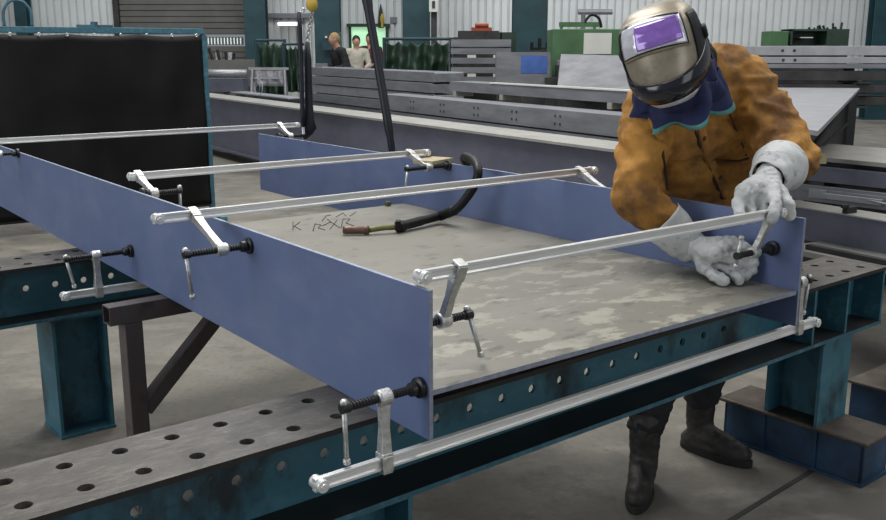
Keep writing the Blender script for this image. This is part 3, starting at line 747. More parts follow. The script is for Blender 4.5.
hcolumn('bench_leg', 'blue bench leg on a wide rusty-topped foot at the right of the welder', wc + .02, n1 + FW / 2, ZB - BH, False, True, None)
wl = wn(at(404, 520, .40))[0]
hcolumn('bench_leg', 'dark bench leg under the near beam at the bottom edge of the photo', wl - .11, n1 + FW / 2, ZB - BH, True, False, None)
w3, n3 = wn(at(65, 450, 0))
hcolumn('bench_leg', 'teal H-section bench leg under the farther beam at the left', w3 + .13, n2_ + FW / 2, ZB - BH, True, False, None)
hcolumn('bench_leg', 'teal bench leg under the farther beam, hidden beyond the workpiece', w0 + 2.2, n2_ + FW / 2, ZB - BH, True, False, None)
# foot of another bench at the right edge
p = at(905, 425, 0)
t = thing('neighbour_bench_leg', 'dark leg with a rusty foot plate cut by the right edge of the photo', 'bench leg', (p.x, p.y, 0), AW)
bm = bmn(); bx(bm, -.12, .3, -.2, .2, .155, .17); obj('foot_cap', bm, m_footcap, t, bevel=.006)
bm = bmn(); bx(bm, -.10, .28, -.19, .19, 0, .155); obj('foot_beam', bm, m_foot, t)
bm = bmn(); bx(bm, 0.02, .2, -.1, .1, .17, .55); obj('post', bm, m_teal, t)

# square-tube stand between the beams
p = at(109, 308, ZB); sw, sn = wn(p)
t = thing('tube_stand', 'brown square-tube stand with a diagonal brace propping the left side plate', 'stand', (p.x, p.y, 0), AW)
def sq_tube(bm, a, b, s=.05, wall=.004):
    a, b = V3(a), V3(b); x, y, d = frame_of(b - a)
    for sg, ax, ot in ((1, x, y), (-1, x, y), (1, y, x), (-1, y, x)):
        c = (a + b) / 2 + ax * sg * (s / 2 - wall / 2)
        rot = Matrix((ax, ot, d)).transposed()
        box(bm, c, (wall, s if ax is x else s - 2 * wall, (b - a).length), rot=rot)
TL = 1.55
bm = bmn(); sq_tube(bm, (0, .03, ZB - .031), (TL, .03, ZB - .031), .06); obj('top_tube', bm, m_tube, t)
for x, s in ((.075, 1), (TL - .11, -1)):
    bm = bmn(); bx(bm, x - .03, x + .03, 0, .06, 0, ZB - .062); obj('post', bm, m_tube, t, bevel=.004)
    bm = bmn()
    a, b = V3((x + s * .03, .03, ZB - .36)), V3((x + s * .33, .03, ZB - .068))
    dv = (b - a).normalized(); a -= dv * .01; c = (a + b) / 2; rot = Matrix((dv, V3((0, 1, 0)), dv.cross(V3((0, 1, 0))))).transposed()
    box(bm, c, ((b - a).length, .05, .05), rot=rot); obj('brace', bm, m_tube, t, bevel=.004)

# ================================================================== WORKPIECE
TH = .010; WV = 1.35; LP = 3.42
def side_plate(v, label, LP):
    o_ = L(0, v, ZB)
    t = thing('side_plate', label, 'steel plate', o_, AV - SK)
    bm = bmn(); bx(bm, 0, TH, 0, LP, .001, HP)
    matby(bm, lambda f: 0 if abs(f.normal.x) > .5 else 1)
    obj('plate', bm, [m_blue, m_edge], t, bevel=.0008)
    return t
side_plate(0, 'blue steel side plate standing nearest the camera, left side of the workpiece', 3.95)
side_plate(WV - TH, 'blue steel side plate on the far right of the workpiece, in front of the welder', 3.46)
ZP = ZB + .107; BL = 2.0
o_ = L(0.004, 0, 0)
t = thing('base_plate', 'grey mottled steel plate lying level between the two blue side plates', 'steel plate', (o_.x, o_.y, ZP), AV)
bm = bmn(); tk = math.tan(SK) ; prism(bm, [(TH + .002, 0), (WV - TH - .002, 0), (WV - TH - .002 + BL * tk, BL), (TH + .002 + BL * tk, BL)], lambda a, b: V3((a, b, -.012)), lambda a, b: V3((a, b, 0)))
matby(bm, lambda f: 0 if abs(f.normal.z) > .5 else 1); obj('plate', bm, [m_base, m_edge], t, bevel=.0008)
# handwriting near the far left of the plate
bm = bmn()
def loc_of(px, py):
    w_ = at(px, py, ZP + .001) - V3((o_.x, o_.y, 0)); return V3((w_.dot(Vd), w_.dot(V3((-Vd.y, Vd.x, 0))), .0012))
strokes = [[(293, 231), (293, 223)], [(293, 228), (300, 223)], [(294, 227), (301, 231)], [(313, 232), (315, 225), (321, 226), (318, 229), (325, 231)], [(322, 227), (331, 223), (327, 220)], [(330, 230), (337, 221)], [(331, 223), (340, 229)], [(341, 229), (343, 220), (350, 220), (346, 224), (354, 227)], [(322, 222), (326, 217), (331, 216)], [(336, 218), (343, 214), (346, 217)], [(350, 217), (356, 213)]]
for s in strokes: tube(bm, [loc_of(x, y - 1) for x, y in s], .0016, 4)
obj('handwriting', bm, m_chalkd, t)
# shims that carry the base plate on the near & far beams
for i, (u, v, lab) in enumerate([(.30, .25, 'dark packer block under the grey plate on the near beam, left'), (.33, .72, 'dark packer block under the grey plate on the near beam, middle'), (.36, 1.15, 'dark packer block under the grey plate on the near beam, right')]):
    q = L(u, v, ZB)
    simple('packer_block', lab, 'packer', lambda b: bx(b, -.16, .16, -.07, .09, 0, .094), m_dirt, loc=q, rz=AW, group='packers under the grey plate')
q = L(1.95, .675, 0)
simple('cross_rail', 'dark cross rail carrying the far end of the grey plate', 'rail', lambda b: bx(b, -.64, .64, -.025, .025, ZB + .001, ZP - .0135), m_tube, loc=q, rz=AV)
# little weld tab + timber on the far plate
q = L(1.55, WV + .004, ZB + HP)
simple('timber_offcut', 'small yellowish timber offcut lying across the top edge of the far side plate', 'timber', lambda b: bx(b, -.11, .05, -.05, .05, .001, .016), m_wood, loc=L(1.74, WV - .02, ZB + HP), rz=AV + R(20))
simple('square_nut', 'tiny square steel nut on the far edge of the grey plate', 'nut', lambda b: bx(b, -.012, .012, -.01, .01, .001, .02), m_brass, loc=(*at(388, 206, ZP).xy, ZP), rz=AV, bevel=.002)

# ================================================================== CLAMPS
def thread_prof(L_, r, pitch=.0075):
    pr = []; x = 0
    while x < L_: pr += [(x, r), (x + pitch * .25, r), (x + pitch * .5, r * .74), (x + pitch * .75, r * .74)]; x += pitch
    return pr + [(L_, r)]
def clamp(label, u, v0, v1, z, d, ends, group='long bar clamps on the workpiece', da=0.):
    """bar along V from v0 to v1. d=(du,dz) vector from bar to spindle. ends: (v ring, pad v, tail v, handle dir (v,u,z), up len, down len)"""
    o_ = L(u, v0, z); t = thing('bar_clamp', label, 'clamp', o_, AV + R(da))
    n = v1 - v0; h, w = .0135, .0065
    prof = [(-w, -h), (w, -h), (w, -h * .55), (w * .45, -h * .4), (w * .45, h * .4), (w, h * .55), (w, h), (-w, h), (-w, h * .55), (-w * .45, h * .4), (-w * .45, -h * .4), (-w, -h * .55)]
    bm = bmn(); extrx(bm, prof, 0, n); obj('rail', bm, m_bar, t, bevel=.001)
    for x in (.012, n - .012):
        bm = bmn(); cyl(bm, (x, -.018, 0), (x, .018, 0), .0135, seg=20); cyl(bm, (x, -.021, 0), (x, .021, 0), .007, seg=12); obj('end_stop', bm, m_bar, t, bevel=.0015)
    dv = V3((0, d[0], d[1])); dl = dv.length; dn = dv.normalized(); sd = V3((1, 0, 0)); pp = sd.cross(dn)
    for (rv, pv, tv, hd, hu, hl) in ends:
        x = rv - v0; c = V3((x, 0, 0))
        bm = bmn()
        rot = Matrix((sd, pp, dn)).transposed()
        # collar round the rail
        prof2 = [(.019, -.021), (.019, .021), (-.019, .021), (-.019, -.021)]
        box(bm, c - dn * .0175, (.024, .028, .007), rot=rot); box(bm, c + dn * .0185, (.026, .028, .010), rot=rot)
        box(bm, c + pp * .0125, (.025, .006, .034), rot=rot); box(bm, c - pp * .0125, (.025, .006, .034), rot=rot)
        # tapered arm
        a0, a1 = .022, dl - .012
        vs = []
        for tt_, hw_, hp in ((a0, .0125, .011), ((a0 + a1) / 2, .0095, .0085), (a1, .011, .0095)):
            cc = c + dn * tt_; vs.append([bm.verts.new(cc + sd * sx * hw_ + pp * sp * hp) for sx, sp in ((-1, -1), (1, -1), (1, 1), (-1, 1))])
        for a_, b_ in zip(vs, vs[1:]):
            for k in range(4): bm.faces.new((a_[k], a_[(k + 1) % 4], b_[(k + 1) % 4], b_[k]))
        bm.faces.new(vs[0]); bm.faces.new(vs[-1])
        cb = c + dv
        lathe(bm, cb - sd * .016, sd, [(0, .0145), (.003, .0175), (.029, .0175), (.032, .0145)], 20)
        obj('arm', bm, m_arm, t, bevel=.002)
        s = 1 if pv > tv else -1
        tail = V3((tv - v0, d[0], d[1])); Ls = abs(pv - tv)
        bm = bmn(); lathe(bm, tail, sd * s, [(-.006, .011), (.012, .011)] + [(.012 + a_, b_) for a_, b_ in thread_prof(Ls - .045, .0092)] + [(Ls - .03, .006), (Ls - .02, .006)], 16); spi = obj('spindle', bm, m_black, t)
        bm = bmn(); lathe(bm, tail + sd * s * (Ls - .034), sd * s, [(0, .008), (.006, .0145), (.016, .0155), (.02, .012), (.024, .022), (.033, .022)], 24); obj('pressure_pad', bm, m_black, spi)
        hv = V3(hd).normalized(); hc = tail + sd * s * .001
        bm = bmn(); a_, b_ = hc - hv * hu, hc + hv * hl
        cyl(bm, a_, b_, .0052, seg=10)
        for e, q_ in ((a_, -1), (b_, 1)): lathe(bm, e - hv * .006 * (1 if q_ > 0 else 1), hv, [(0, .005), (.003, .0078), (.011, .0078), (.014, .004)], 12)
        obj('tommy_bar', bm, m_arm, spi, True)
    return t
inL, inR, outL, outR = TH + .001, WV - TH - .001, -.001, WV + .001
dn_ = (0, 0, -1)
clamp('bar clamp across the near open end, its bar end under the welder\'s raised glove', .042, .002, 1.29, 1.049, (.050, -.120),
      [(.108, inL, .18, (.16, -.28, -1), .014, .092), (1.245, inR, 1.165, (0, .15, -1), .055, .03)])
clamp('second top bar clamp from the near end, screwed to the outside of the left plate', .975, -.2, 1.50, 1.058, (-.165, -.07),
      [(-.085, outL, -.185, (.1, 0, -1), .012, .112), (1.42, outR, 1.50, dn_, .05, .06)])
clamp('third bar clamp along the top, jutting over the plate in front of the black curtain', 1.80, .02, 1.33, 1.066, (-.13, -.045),
      [(.055, inL, .15, (.1, .2, 1), .07, .012), (1.23, inR, 1.12, (-.25, -.2, -1), .01, .09)])
clamp('farthest bar clamp, running in front of the black screen toward the hanging slings', 3.36, -.19, 1.55, 1.076, (-.11, -.05),
      [(-.09, outL, -.18, dn_, .02, .10), (1.43, outR, 1.51, dn_, .03, .08)])
clamp('lowest bar clamp in the foreground, under the near end of the workpiece', .024, -.262, 1.535, .680, (0, .140),
      [(-.095, outL, -.19, (.06, .05, -1), .012, .115), (1.43, outR, 1.475, (-.06, .05, -1), .012, .10)], da=.8)
clamp('low bar clamp under the middle of the left side plate, beside the farther beam', 1.76, -.25, 1.50, .688, (0, .125),
      [(-.125, outL, -.225, (.22, .1, -1), .01, .10), (1.46, outR, 1.52, dn_, .012, .11)])

# ================================================================== WELDING TORCH
zt = ZP + .018
pa = at(343, 230, zt); pb = at(369, 230, zt); pc = at(398, 227, zt + .004); pd = at(440, 216, zt + .012)
t = thing('welding_torch', 'welding torch with a copper nozzle and black hose lying on the grey plate', 'welding torch', (pa.x, pa.y, ZP))
og = V3((pa.x, pa.y, ZP))
def rel(*ps): return [p - og for p in ps]
bm = bmn(); d_ = (pb - pa); Ln = d_.length; lathe(bm, pa - og, d_, [(0, .0135), (.01, .015), (Ln * .8, .015), (Ln * .82, .0165), (Ln, .0165)], 20); obj('nozzle', bm, m_copper, t, True)
bm = bmn(); tube(bm, spline(rel(pb, (pb + pc) / 2 + V3((0, 0, .003)), pc), 5), .011, 12); obj('neck', bm, m_brass, t, True)
bm = bmn(); tube(bm, spline(rel(pc, pc + (pd - pc) * .15, (pc + pd) / 2, pd), 5), [.022] * 5 + [.019] * 6 + [.017] * 5, 12); obj('grip', bm, m_hose, t, True)
bm = bmn(); c_ = pc - og; box(bm, c_ + V3((.0, 0, .006)), (.02, .04, .04)); obj('grip_collar', bm, m_hdull, t, bevel=.003)
def onV(px, py, v):
    r = ray(px, py); k = (v + ORG.dot(Vd)) / r.dot(Vd); return V3((0, 0, H)) + r * k
h1 = onV(455, 210, 1.20); h2 = onV(467, 197, 1.235); h3 = onV(476, 182, 1.26); h4 = onV(478, 169, 1.28)
top_ = onV(473, 160, WV - .01); h6 = onV(464, 158, WV + .07); h7 = L(1.72, WV + .14, .95); h8 = L(1.7, WV + .16, .5); h9 = L(1.8, WV + .25, .02)
bm = bmn(); path = spline(rel(pd, h1, h2, h3, h4, top_, h6, h7, h8, h9), 8)
tube(bm, path, .018, 12); obj('hose', bm, m_hose, t, True)
bm = bmn(); tube(bm, spline(rel(pd, h1), 4), .0205, 12); obj('strain_relief', bm, m_hdull, t, True)

# hanging cable
t = thing('hanging_cable', 'thick black cable hanging from above behind the far side plate', 'cable', (0, 0, 0))
pts = [atY(352, -160, 5.0), atY(359, -60, 4.95), atY(367, 0, 4.9), atY(379, 70, 4.85), atY(389, 130, 4.8), atY(395, 175, 4.8), atY(399, 230, 4.85), atY(410, 270, 4.9), V3((atY(440, 300, 5.1).x, 5.1, .02))]
bm = bmn(); tube(bm, spline(pts, 6), [.026] * 13 + [.022] * 12 + [.018] * 24, 12); obj('cable_sheath', bm, m_sling, t, True)

# crane hook, chain, slings
YS = 4.95
t = thing('crane_hook', 'yellow crane hook with bright chain above the two black slings', 'crane hook', atY(312, 6, YS))
bm = bmn(); lathe(bm, (0, 0, -.03), (0, 0, 1), [(0, .004), (.012, .022), (.03, .030), (.05, .028), (.07, .02), (.085, .016)], 16); obj('hook_block', bm, m_hook, t, True)
bm = bmn(); tube(bm, [(0, 0, .04), (0, 0, 2.2)], .006, 6); obj('lifting_rope', bm, m_chain, t)
bm = bmn()
def chain(bm, a, b, n):
    for k in range(n):
        c = a + (b - a) * (k + .5) / n; ln_ = (b - a).length / n * .75; ax = (b - a).normalized(); x, y, _ = frame_of(ax)
        s_ = x if k % 2 else y
        tube(bm, [c + ax * ln_ * math.cos(q_ * PI / 5) + s_ * .008 * math.sin(q_ * PI / 5) for q_ in range(11)], .0028, 5)
A_ = atY(312, 6, YS)
chain(bm, V3((0, 0, -.02)), atY(307, 44, YS) - A_, 10); chain(bm, V3((-.02, 0, 0)), atY(301, 12, YS - .03) - A_, 4); obj('chain', bm, m_chain, t, True)
t = thing('lifting_sling', 'shorter black lifting sling, left one hanging beneath the hook', 'sling', atY(300, 12, YS - .03))
o2 = atY(300, 12, YS - .03)
def flat(bm, pts, ws, ths):
    rings = []
    for p, w_, h_ in zip(pts, ws, ths):
        rings.append([bm.verts.new(V3(p) + V3((w_ * math.cos(k * PI / 5), h_ * math.sin(k * PI / 5), 0))) for k in range(10)])
    for a, b in zip(rings, rings[1:]):
        for k in range(10): bm.faces.new((a[k], a[(k + 1) % 10], b[(k + 1) % 10], b[k]))
    bm.faces.new(rings[0]); bm.faces.new(rings[-1])
bm = bmn(); ps = [atY(299 + .035 * (y - 12), y, YS - .03) - o2 for y in (12, 30, 60, 90, 115, 127)]; flat(bm, ps, [.010, .013, .013, .012, .012, .008], [.012] * 6); obj('strap', bm, m_sling, t, True)
bm = bmn(); flat(bm, [atY(303, 118, YS - .03) - o2, atY(303.5, 134, YS - .03) - o2], [.006, .008], [.006, .006]); obj('end_fitting', bm, m_bar, t)
o2 = atY(310, 40, YS)
t = thing('lifting_sling', 'longer black lifting sling with a flared end, right one hanging beneath the hook', 'sling', o2)
bm = bmn(); ps = [atY(x, y, YS) - o2 for x, y in ((307.5, 42), (308, 60), (308.5, 85), (309, 108), (309, 120), (309, 128), (307, 134), (305, 139))]
flat(bm, ps, [.011, .018, .019, .022, .028, .040, .030, .01], [.014, .016, .016, .018, .02, .022, .015, .006]); obj('strap', bm, m_sling, t, True)
bm = bmn(); tube(bm, [atY(307.2, 44, YS) - o2 + V3((.01 * math.cos(k * PI / 6), 0, .016 * math.sin(k * PI / 6))) for k in range(13)], .004, 6); obj('shackle', bm, m_bar, t, True)

# ================================================================== WELDER
PO = V3((.95, 3.25, 0))
P_ = thing('person', 'welder in a visored helmet, ochre leather jacket and white gauntlets, bending over the workpiece', 'person', PO)
RS, LS = V3((.665, 3.08, 1.30)), V3((.995, 3.18, 1.385))
RE, RWr = V3((.60, 2.945, 1.05)), V3((.775, 2.905, .895))
LE, LW = V3((1.10, 3.0, 1.165)), V3((.968, 2.80, 1.135))
RH_, LH_ = V3((.95, 3.40, .88)), V3((1.12, 3.46, .88))
RK, LK = V3((.80, 3.19, .50)), V3((1.02, 3.38, .50))
RA, LA = V3((.70, 3.08, .10)), V3((.975, 3.385, .10))
NK, HD = V3((.83, 3.09, 1.42)), V3((.665, 2.93, 1.475))
waist, chest = V3((1.03, 3.42, .98)), V3((.90, 3.24, 1.22))
def c(a, ra, b, rb): return ('c', a, ra, b, rb)
blob('body', [c(waist, .12, chest, .13), c(RS, .06, LS, .06), c(chest, .10, NK, .06), c(NK, .05, HD, .055), ('e', HD, (.072, .09, .105), None),
              c(RS, .045, RE, .04), c(RE, .038, RWr, .026), c(LS, .045, LE, .04), c(LE, .038, LW, .026),
              c(RH_, .085, RK, .055), c(RK, .052, RA, .036), c(LH_, .085, LK, .055), c(LK, .052, LA, .036), c(RH_, .09, LH_, .09), c(waist, .11, (RH_ + LH_) / 2, .1),
              c(RA, .035, RA + V3((-.03, -.10, -.055)), .025), c(LA, .035, LA + V3((.09, -.09, -.055)), .025)], m_skin, P_, .012, 3, off=PO)
# jacket
jk = [c(V3((1.035, 3.43, .82)), .150, V3((1.00, 3.38, 1.0)), .145), c(V3((1.00, 3.38, 1.0)), .145, V3((.90, 3.22, 1.25)), .125),
      c(V3((.76, 3.13, 1.22)), .105, V3((1.02, 3.26, 1.24)), .12), c(V3((.79, 3.15, 1.10)), .095, V3((1.03, 3.30, 1.06)), .12),
      c(RS + V3((.05, .02, .0)), .098, LS + V3((-.05, .03, -.01)), .112), c(V3((.87, 3.15, 1.35)), .10, V3((.94, 3.26, 1.36)), .11),
      c(RS, .092, RE, .072), c(RE, .073, RE * .42 + RWr * .58, .060), c(V3((.83, 3.14, 1.40)), .09, V3((.93, 3.2, 1.425)), .095), c(NK + V3((.06, .05, -.01)), .075, NK + V3((.01, .03, .02)), .068), c(LS, .097, LE, .084), c(LE, .086, LE * .5 + LW * .5, .072)]
blob('jacket', jk, m_leather, P_, .0085, 7, .015, 9, off=PO, wst=(1, 1, 1.9), wr2=.004)
# jacket details: front placket, collar, pocket flap, buttons (placed on the chest facing the camera)
dep = None
def onto(px, py, Y0, Y1, eps=.004):
    """hit point of the photo ray with the jacket mesh"""
    jo = bpy.data.objects[JN]; r = ray(px, py).normalized()
    ok, loc, nrm, _ = jo.ray_cast(V3((0, 0, H)) - PO, r)
    return (loc + nrm * eps, nrm) if ok else (atY(px, py, Y0) - PO, V3((0, -1, 0)))
JN = 'jacket'
def strip(pxs, w, mat, name, th=.004):
    bm = bmn(); ps = [onto(x, y, 3.05, 0, .003) for x, y in pxs]
    pts = spline([p for p, n in ps], 5)
    nn = ps[len(ps) // 2][1]; prev = None; rows = []
    for i, p in enumerate(pts):
        tg = (pts[min(i + 1, len(pts) - 1)] - pts[max(i - 1, 0)]).normalized(); sdv = tg.cross(nn).normalized()
        rows.append([bm.verts.new(p + sdv * s * w / 2 + nn * h_) for s, h_ in ((-1, -.006), (-1, th), (1, th), (1, -.006))])
    for a, b in zip(rows, rows[1:]):
        for k in range(4): bm.faces.new((a[k], a[(k + 1) % 4], b[(k + 1) % 4], b[k]))
    bm.faces.new(rows[0]); bm.faces.new(rows[-1])
    return obj(name, bm, mat, P_, True)
bpy.context.view_layer.update()
strip([(697, 112), (701, 135), (709, 160), (719, 180), (727, 196)], .034, m_leather, 'placket', .005)
strip([(694, 115), (697, 137), (704, 160), (714, 182), (722, 198)], .004, m_leatherd, 'seam', .007)
strip([(660, 135), (664, 165), (668, 190)], .004, m_leatherd, 'seam', .003)
strip([(712, 160), (735, 161), (748, 158)], .006, m_leatherd, 'pocket_seam', .003)
strip([(650, 108), (655, 125), (662, 140)], .03, m_leather, 'yoke', .006)
strip([(724, 100), (736, 130), (746, 155)], .004, m_leatherd, 'seam', .003)
for i, (x, y) in enumerate([(703, 138), (719, 177)]):
    p, n = onto(x, y, 3.05, 0, .006)
    bm = bmn(); lathe(bm, p - n * .004, n, [(0, .008), (.006, .008), (.008, .005)], 12); obj('button', bm, m_leatherd, P_)
# trousers
blob('trousers', [c(RH_, .115, RK, .082), c(RK, .08, RA + V3((.003, .01, .13)), .066), c(LH_, .115, LK, .082), c(LK, .08, LA + V3((0, 0, .13)), .068), c(RH_, .11, LH_, .11), c((RH_ + LH_) / 2, .12, waist + V3((0, 0, -.1)), .12)],
     m_trous, P_, .011, 4, .012, 12, off=PO, wst=(1, 1, 2))
# boots
def boot(A, toe):
    tv = (toe - A); tv.z = 0; tv.normalize(); pts = []
    ball = A + tv * .12; ball.z = .045; hl = A - tv * .03; hl.z = .045; tp = A + tv * .175; tp.z = .042
    b_ = blob('boot', [c(A + V3((0, 0, .14)), .056, A + V3((0, 0, .0)), .05), c(hl, .042, ball, .044), c(ball, .046, tp, .038), c(A + V3((0, 0, -.02)), .05, ball + V3((0, 0, .015)), .04)], m_boot, P_, .008, 4, .004, 22, off=PO, wr2=.002)
    bm = bmn()
    sd = V3((-tv.y, tv.x, 0)); poly = []
    for k in range(24):
        th = 2 * PI * k / 24; x = math.cos(th); y = math.sin(th)
        p = A + tv * (.072 + .150 * x) + sd * (.048 * y * (1.0 if x > 0 else .85)) - PO; poly.append((p.x, p.y))
    prism(bm, poly, lambda a, b: V3((a, b, .0)), lambda a, b: V3((a, b, .028))); so = obj('sole', bm, m_sole, b_, bevel=.004)
    return b_
boot(RA, V3((.65, 2.93, 0))); boot(LA, V3((1.13, 3.23, 0)))

# gloves
def onU(px, py, u):
    r = ray(px, py); k = (u + ORG.dot(Ud) - 0) / r.dot(Ud); return V3((0, 0, H)) + r * k
def glove(W, elbow, fingers, thumb, cuff_r, cuff_len, palm_r=.024, fr=.0165, mat=m_glove):
    pr = []; hub = W + (sum((f[0] for f in fingers), V3()) / 4 - W) * .35
    pr.append(c(W, .040, hub, .036))
    for f in fingers: pr += [c(hub, .030, f[0], palm_r), c(W, .034, f[0], palm_r * .9)]
    for a, b in zip(fingers, fingers[1:]): pr.append(c(a[0], palm_r * .82, b[0], palm_r * .82))
    for f in fingers:
        q = [f[0]] + list(f[1:]); r0 = fr + .002
        for a, b in zip(q, q[1:]): pr.append(c(a, r0, b, r0 - .0012)); r0 -= .0012
    pr += [c(hub, .026, thumb[0], .023)]
    for a, b in zip(thumb, thumb[1:]): pr.append(c(a, .0195, b, .0175))
    g = blob('glove', pr, mat, P_, .0042, 1, .0045, 30, off=PO, wr2=.002)
    ed = (elbow - W).normalized(); x, y, _ = frame_of(ed); bm = bmn(); rings = []
    for i in range(19):
        tt = i / 18; r_ = cuff_r[0] + (cuff_r[1] - cuff_r[0]) * tt ** .8
        ring = []
        for k in range(48):
            th = 2 * PI * k / 48; rr = r_ * (1 + .09 * noise.noise(V3((math.cos(th) * 1.6, math.sin(th) * 1.6, tt * 4 + W.x * 9))) * (1.3 - .5 * tt)) + .003 * math.sin(tt * 30 + th * 2) * (1 - tt) ** 2
            ring.append(bm.verts.new(W - PO + ed * (-.028 + cuff_len * tt + .008 * math.sin(th + 1) * tt) + (x * math.cos(th) + y * math.sin(th)) * rr))
        rings.append(ring)
    for a, b in zip(rings, rings[1:]):
        for k in range(48): bm.faces.new((a[k], a[(k + 1) % 48], b[(k + 1) % 48], b[k]))
    cf = obj('cuff', bm, mat, g, True); solid(cf, .003)
    return g
fz = ZP + .019
glove(RWr, RE, [
    (at(709, 262, .868), at(724, 266, .866), at(734, 274, .85), at(739, 280, fz)),
    (onV(716, 254, 1.21), onV(732, 258, 1.25), onV(742, 267, 1.28), onV(746, 276, 1.285)),
    (onV(724, 248, 1.24), onV(740, 251, 1.275), onV(749, 261, 1.30), onV(752, 270, 1.305)),
    (onV(730, 243, 1.26), onV(743, 246, 1.285), onV(751, 254, 1.305), onV(754, 263, 1.31))],
    [at(704, 267, .855), at(714, 275, .845), at(724, 281, fz)], (.046, .075), .155)
glove(LW, LE, [
    (onU(743, 192, .14), onU(738, 203, .14), onU(739, 213, .125), onU(741, 220, .105)),
    (onU(753, 190, .135), onU(749, 203, .13), onU(751, 213, .115), onU(753, 218, .10)),
    (onU(763, 190, .12), onU(761, 204, .115), onU(764, 214, .10), onU(766, 219, .09)),
    (onU(773, 192, .10), onU(776, 204, .055), onU(774, 214, .045), onU(771, 221, .05))],
    [onU(781, 194, .10), onU(788, 205, .06), onU(789, 216, .06)], (.048, .083), .15)

# scarf (ruffled cloth round the neck)
def scarf():
    ctr = HD * .6 + NK * .4 + V3((-.005, -.0, -.065)); ax = (HD - NK).normalized(); x, y, _ = frame_of(V3((ax.x * .4, ax.y * .4, 1)))
    ax2 = V3((ax.x * .4, ax.y * .4, 1)).normalized()
    for nm, r0, h0, amp, mat, n_, ph in (('scarf', .118, .02, .018, m_bandb, 9, 0), ('scarf_fold', .130, -.025, .024, m_bandb, 7, 1.3)):
        bm = bmn(); rows = []; K = 120
        for j in range(9):
            tt = j / 8; row = []
            for k in range(K):
                th = 2 * PI * k / K; rr = r0 + amp * tt * math.sin(n_ * th + ph + 2 * tt) + .012 * tt + .012 * noise.noise(V3((math.cos(th) * 3, math.sin(th) * 3, tt * 3)))
                row.append(bm.verts.new(ctr - PO + ax2 * (h0 + .05 - .11 * tt + .01 * math.cos(n_ * th)) + (x * math.cos(th) + y * math.sin(th)) * rr))
            rows.append(row)
        for j in range(8):
            for k in range(K):
                f_ = bm.faces.new((rows[j][k], rows[j][(k + 1) % K], rows[j + 1][(k + 1) % K], rows[j + 1][k])); f_.material_index = 1 if j == 7 else 0
        solid(obj(nm, bm, [mat, m_bandt if nm == 'scarf_fold' else mat], P_, True), .003)
scarf()
bm = bmn()
for k in range(3): tube(bm, spline([HD - PO + V3((.10 + .01 * k, .08, .01 - .02 * k)), HD - PO + V3((.14, .12, -.005 - .025 * k)), HD - PO + V3((.17, .15, -.04 - .02 * k))], 5), .014, 8)
obj('scarf_knot', bm, m_bandb, P_, True)

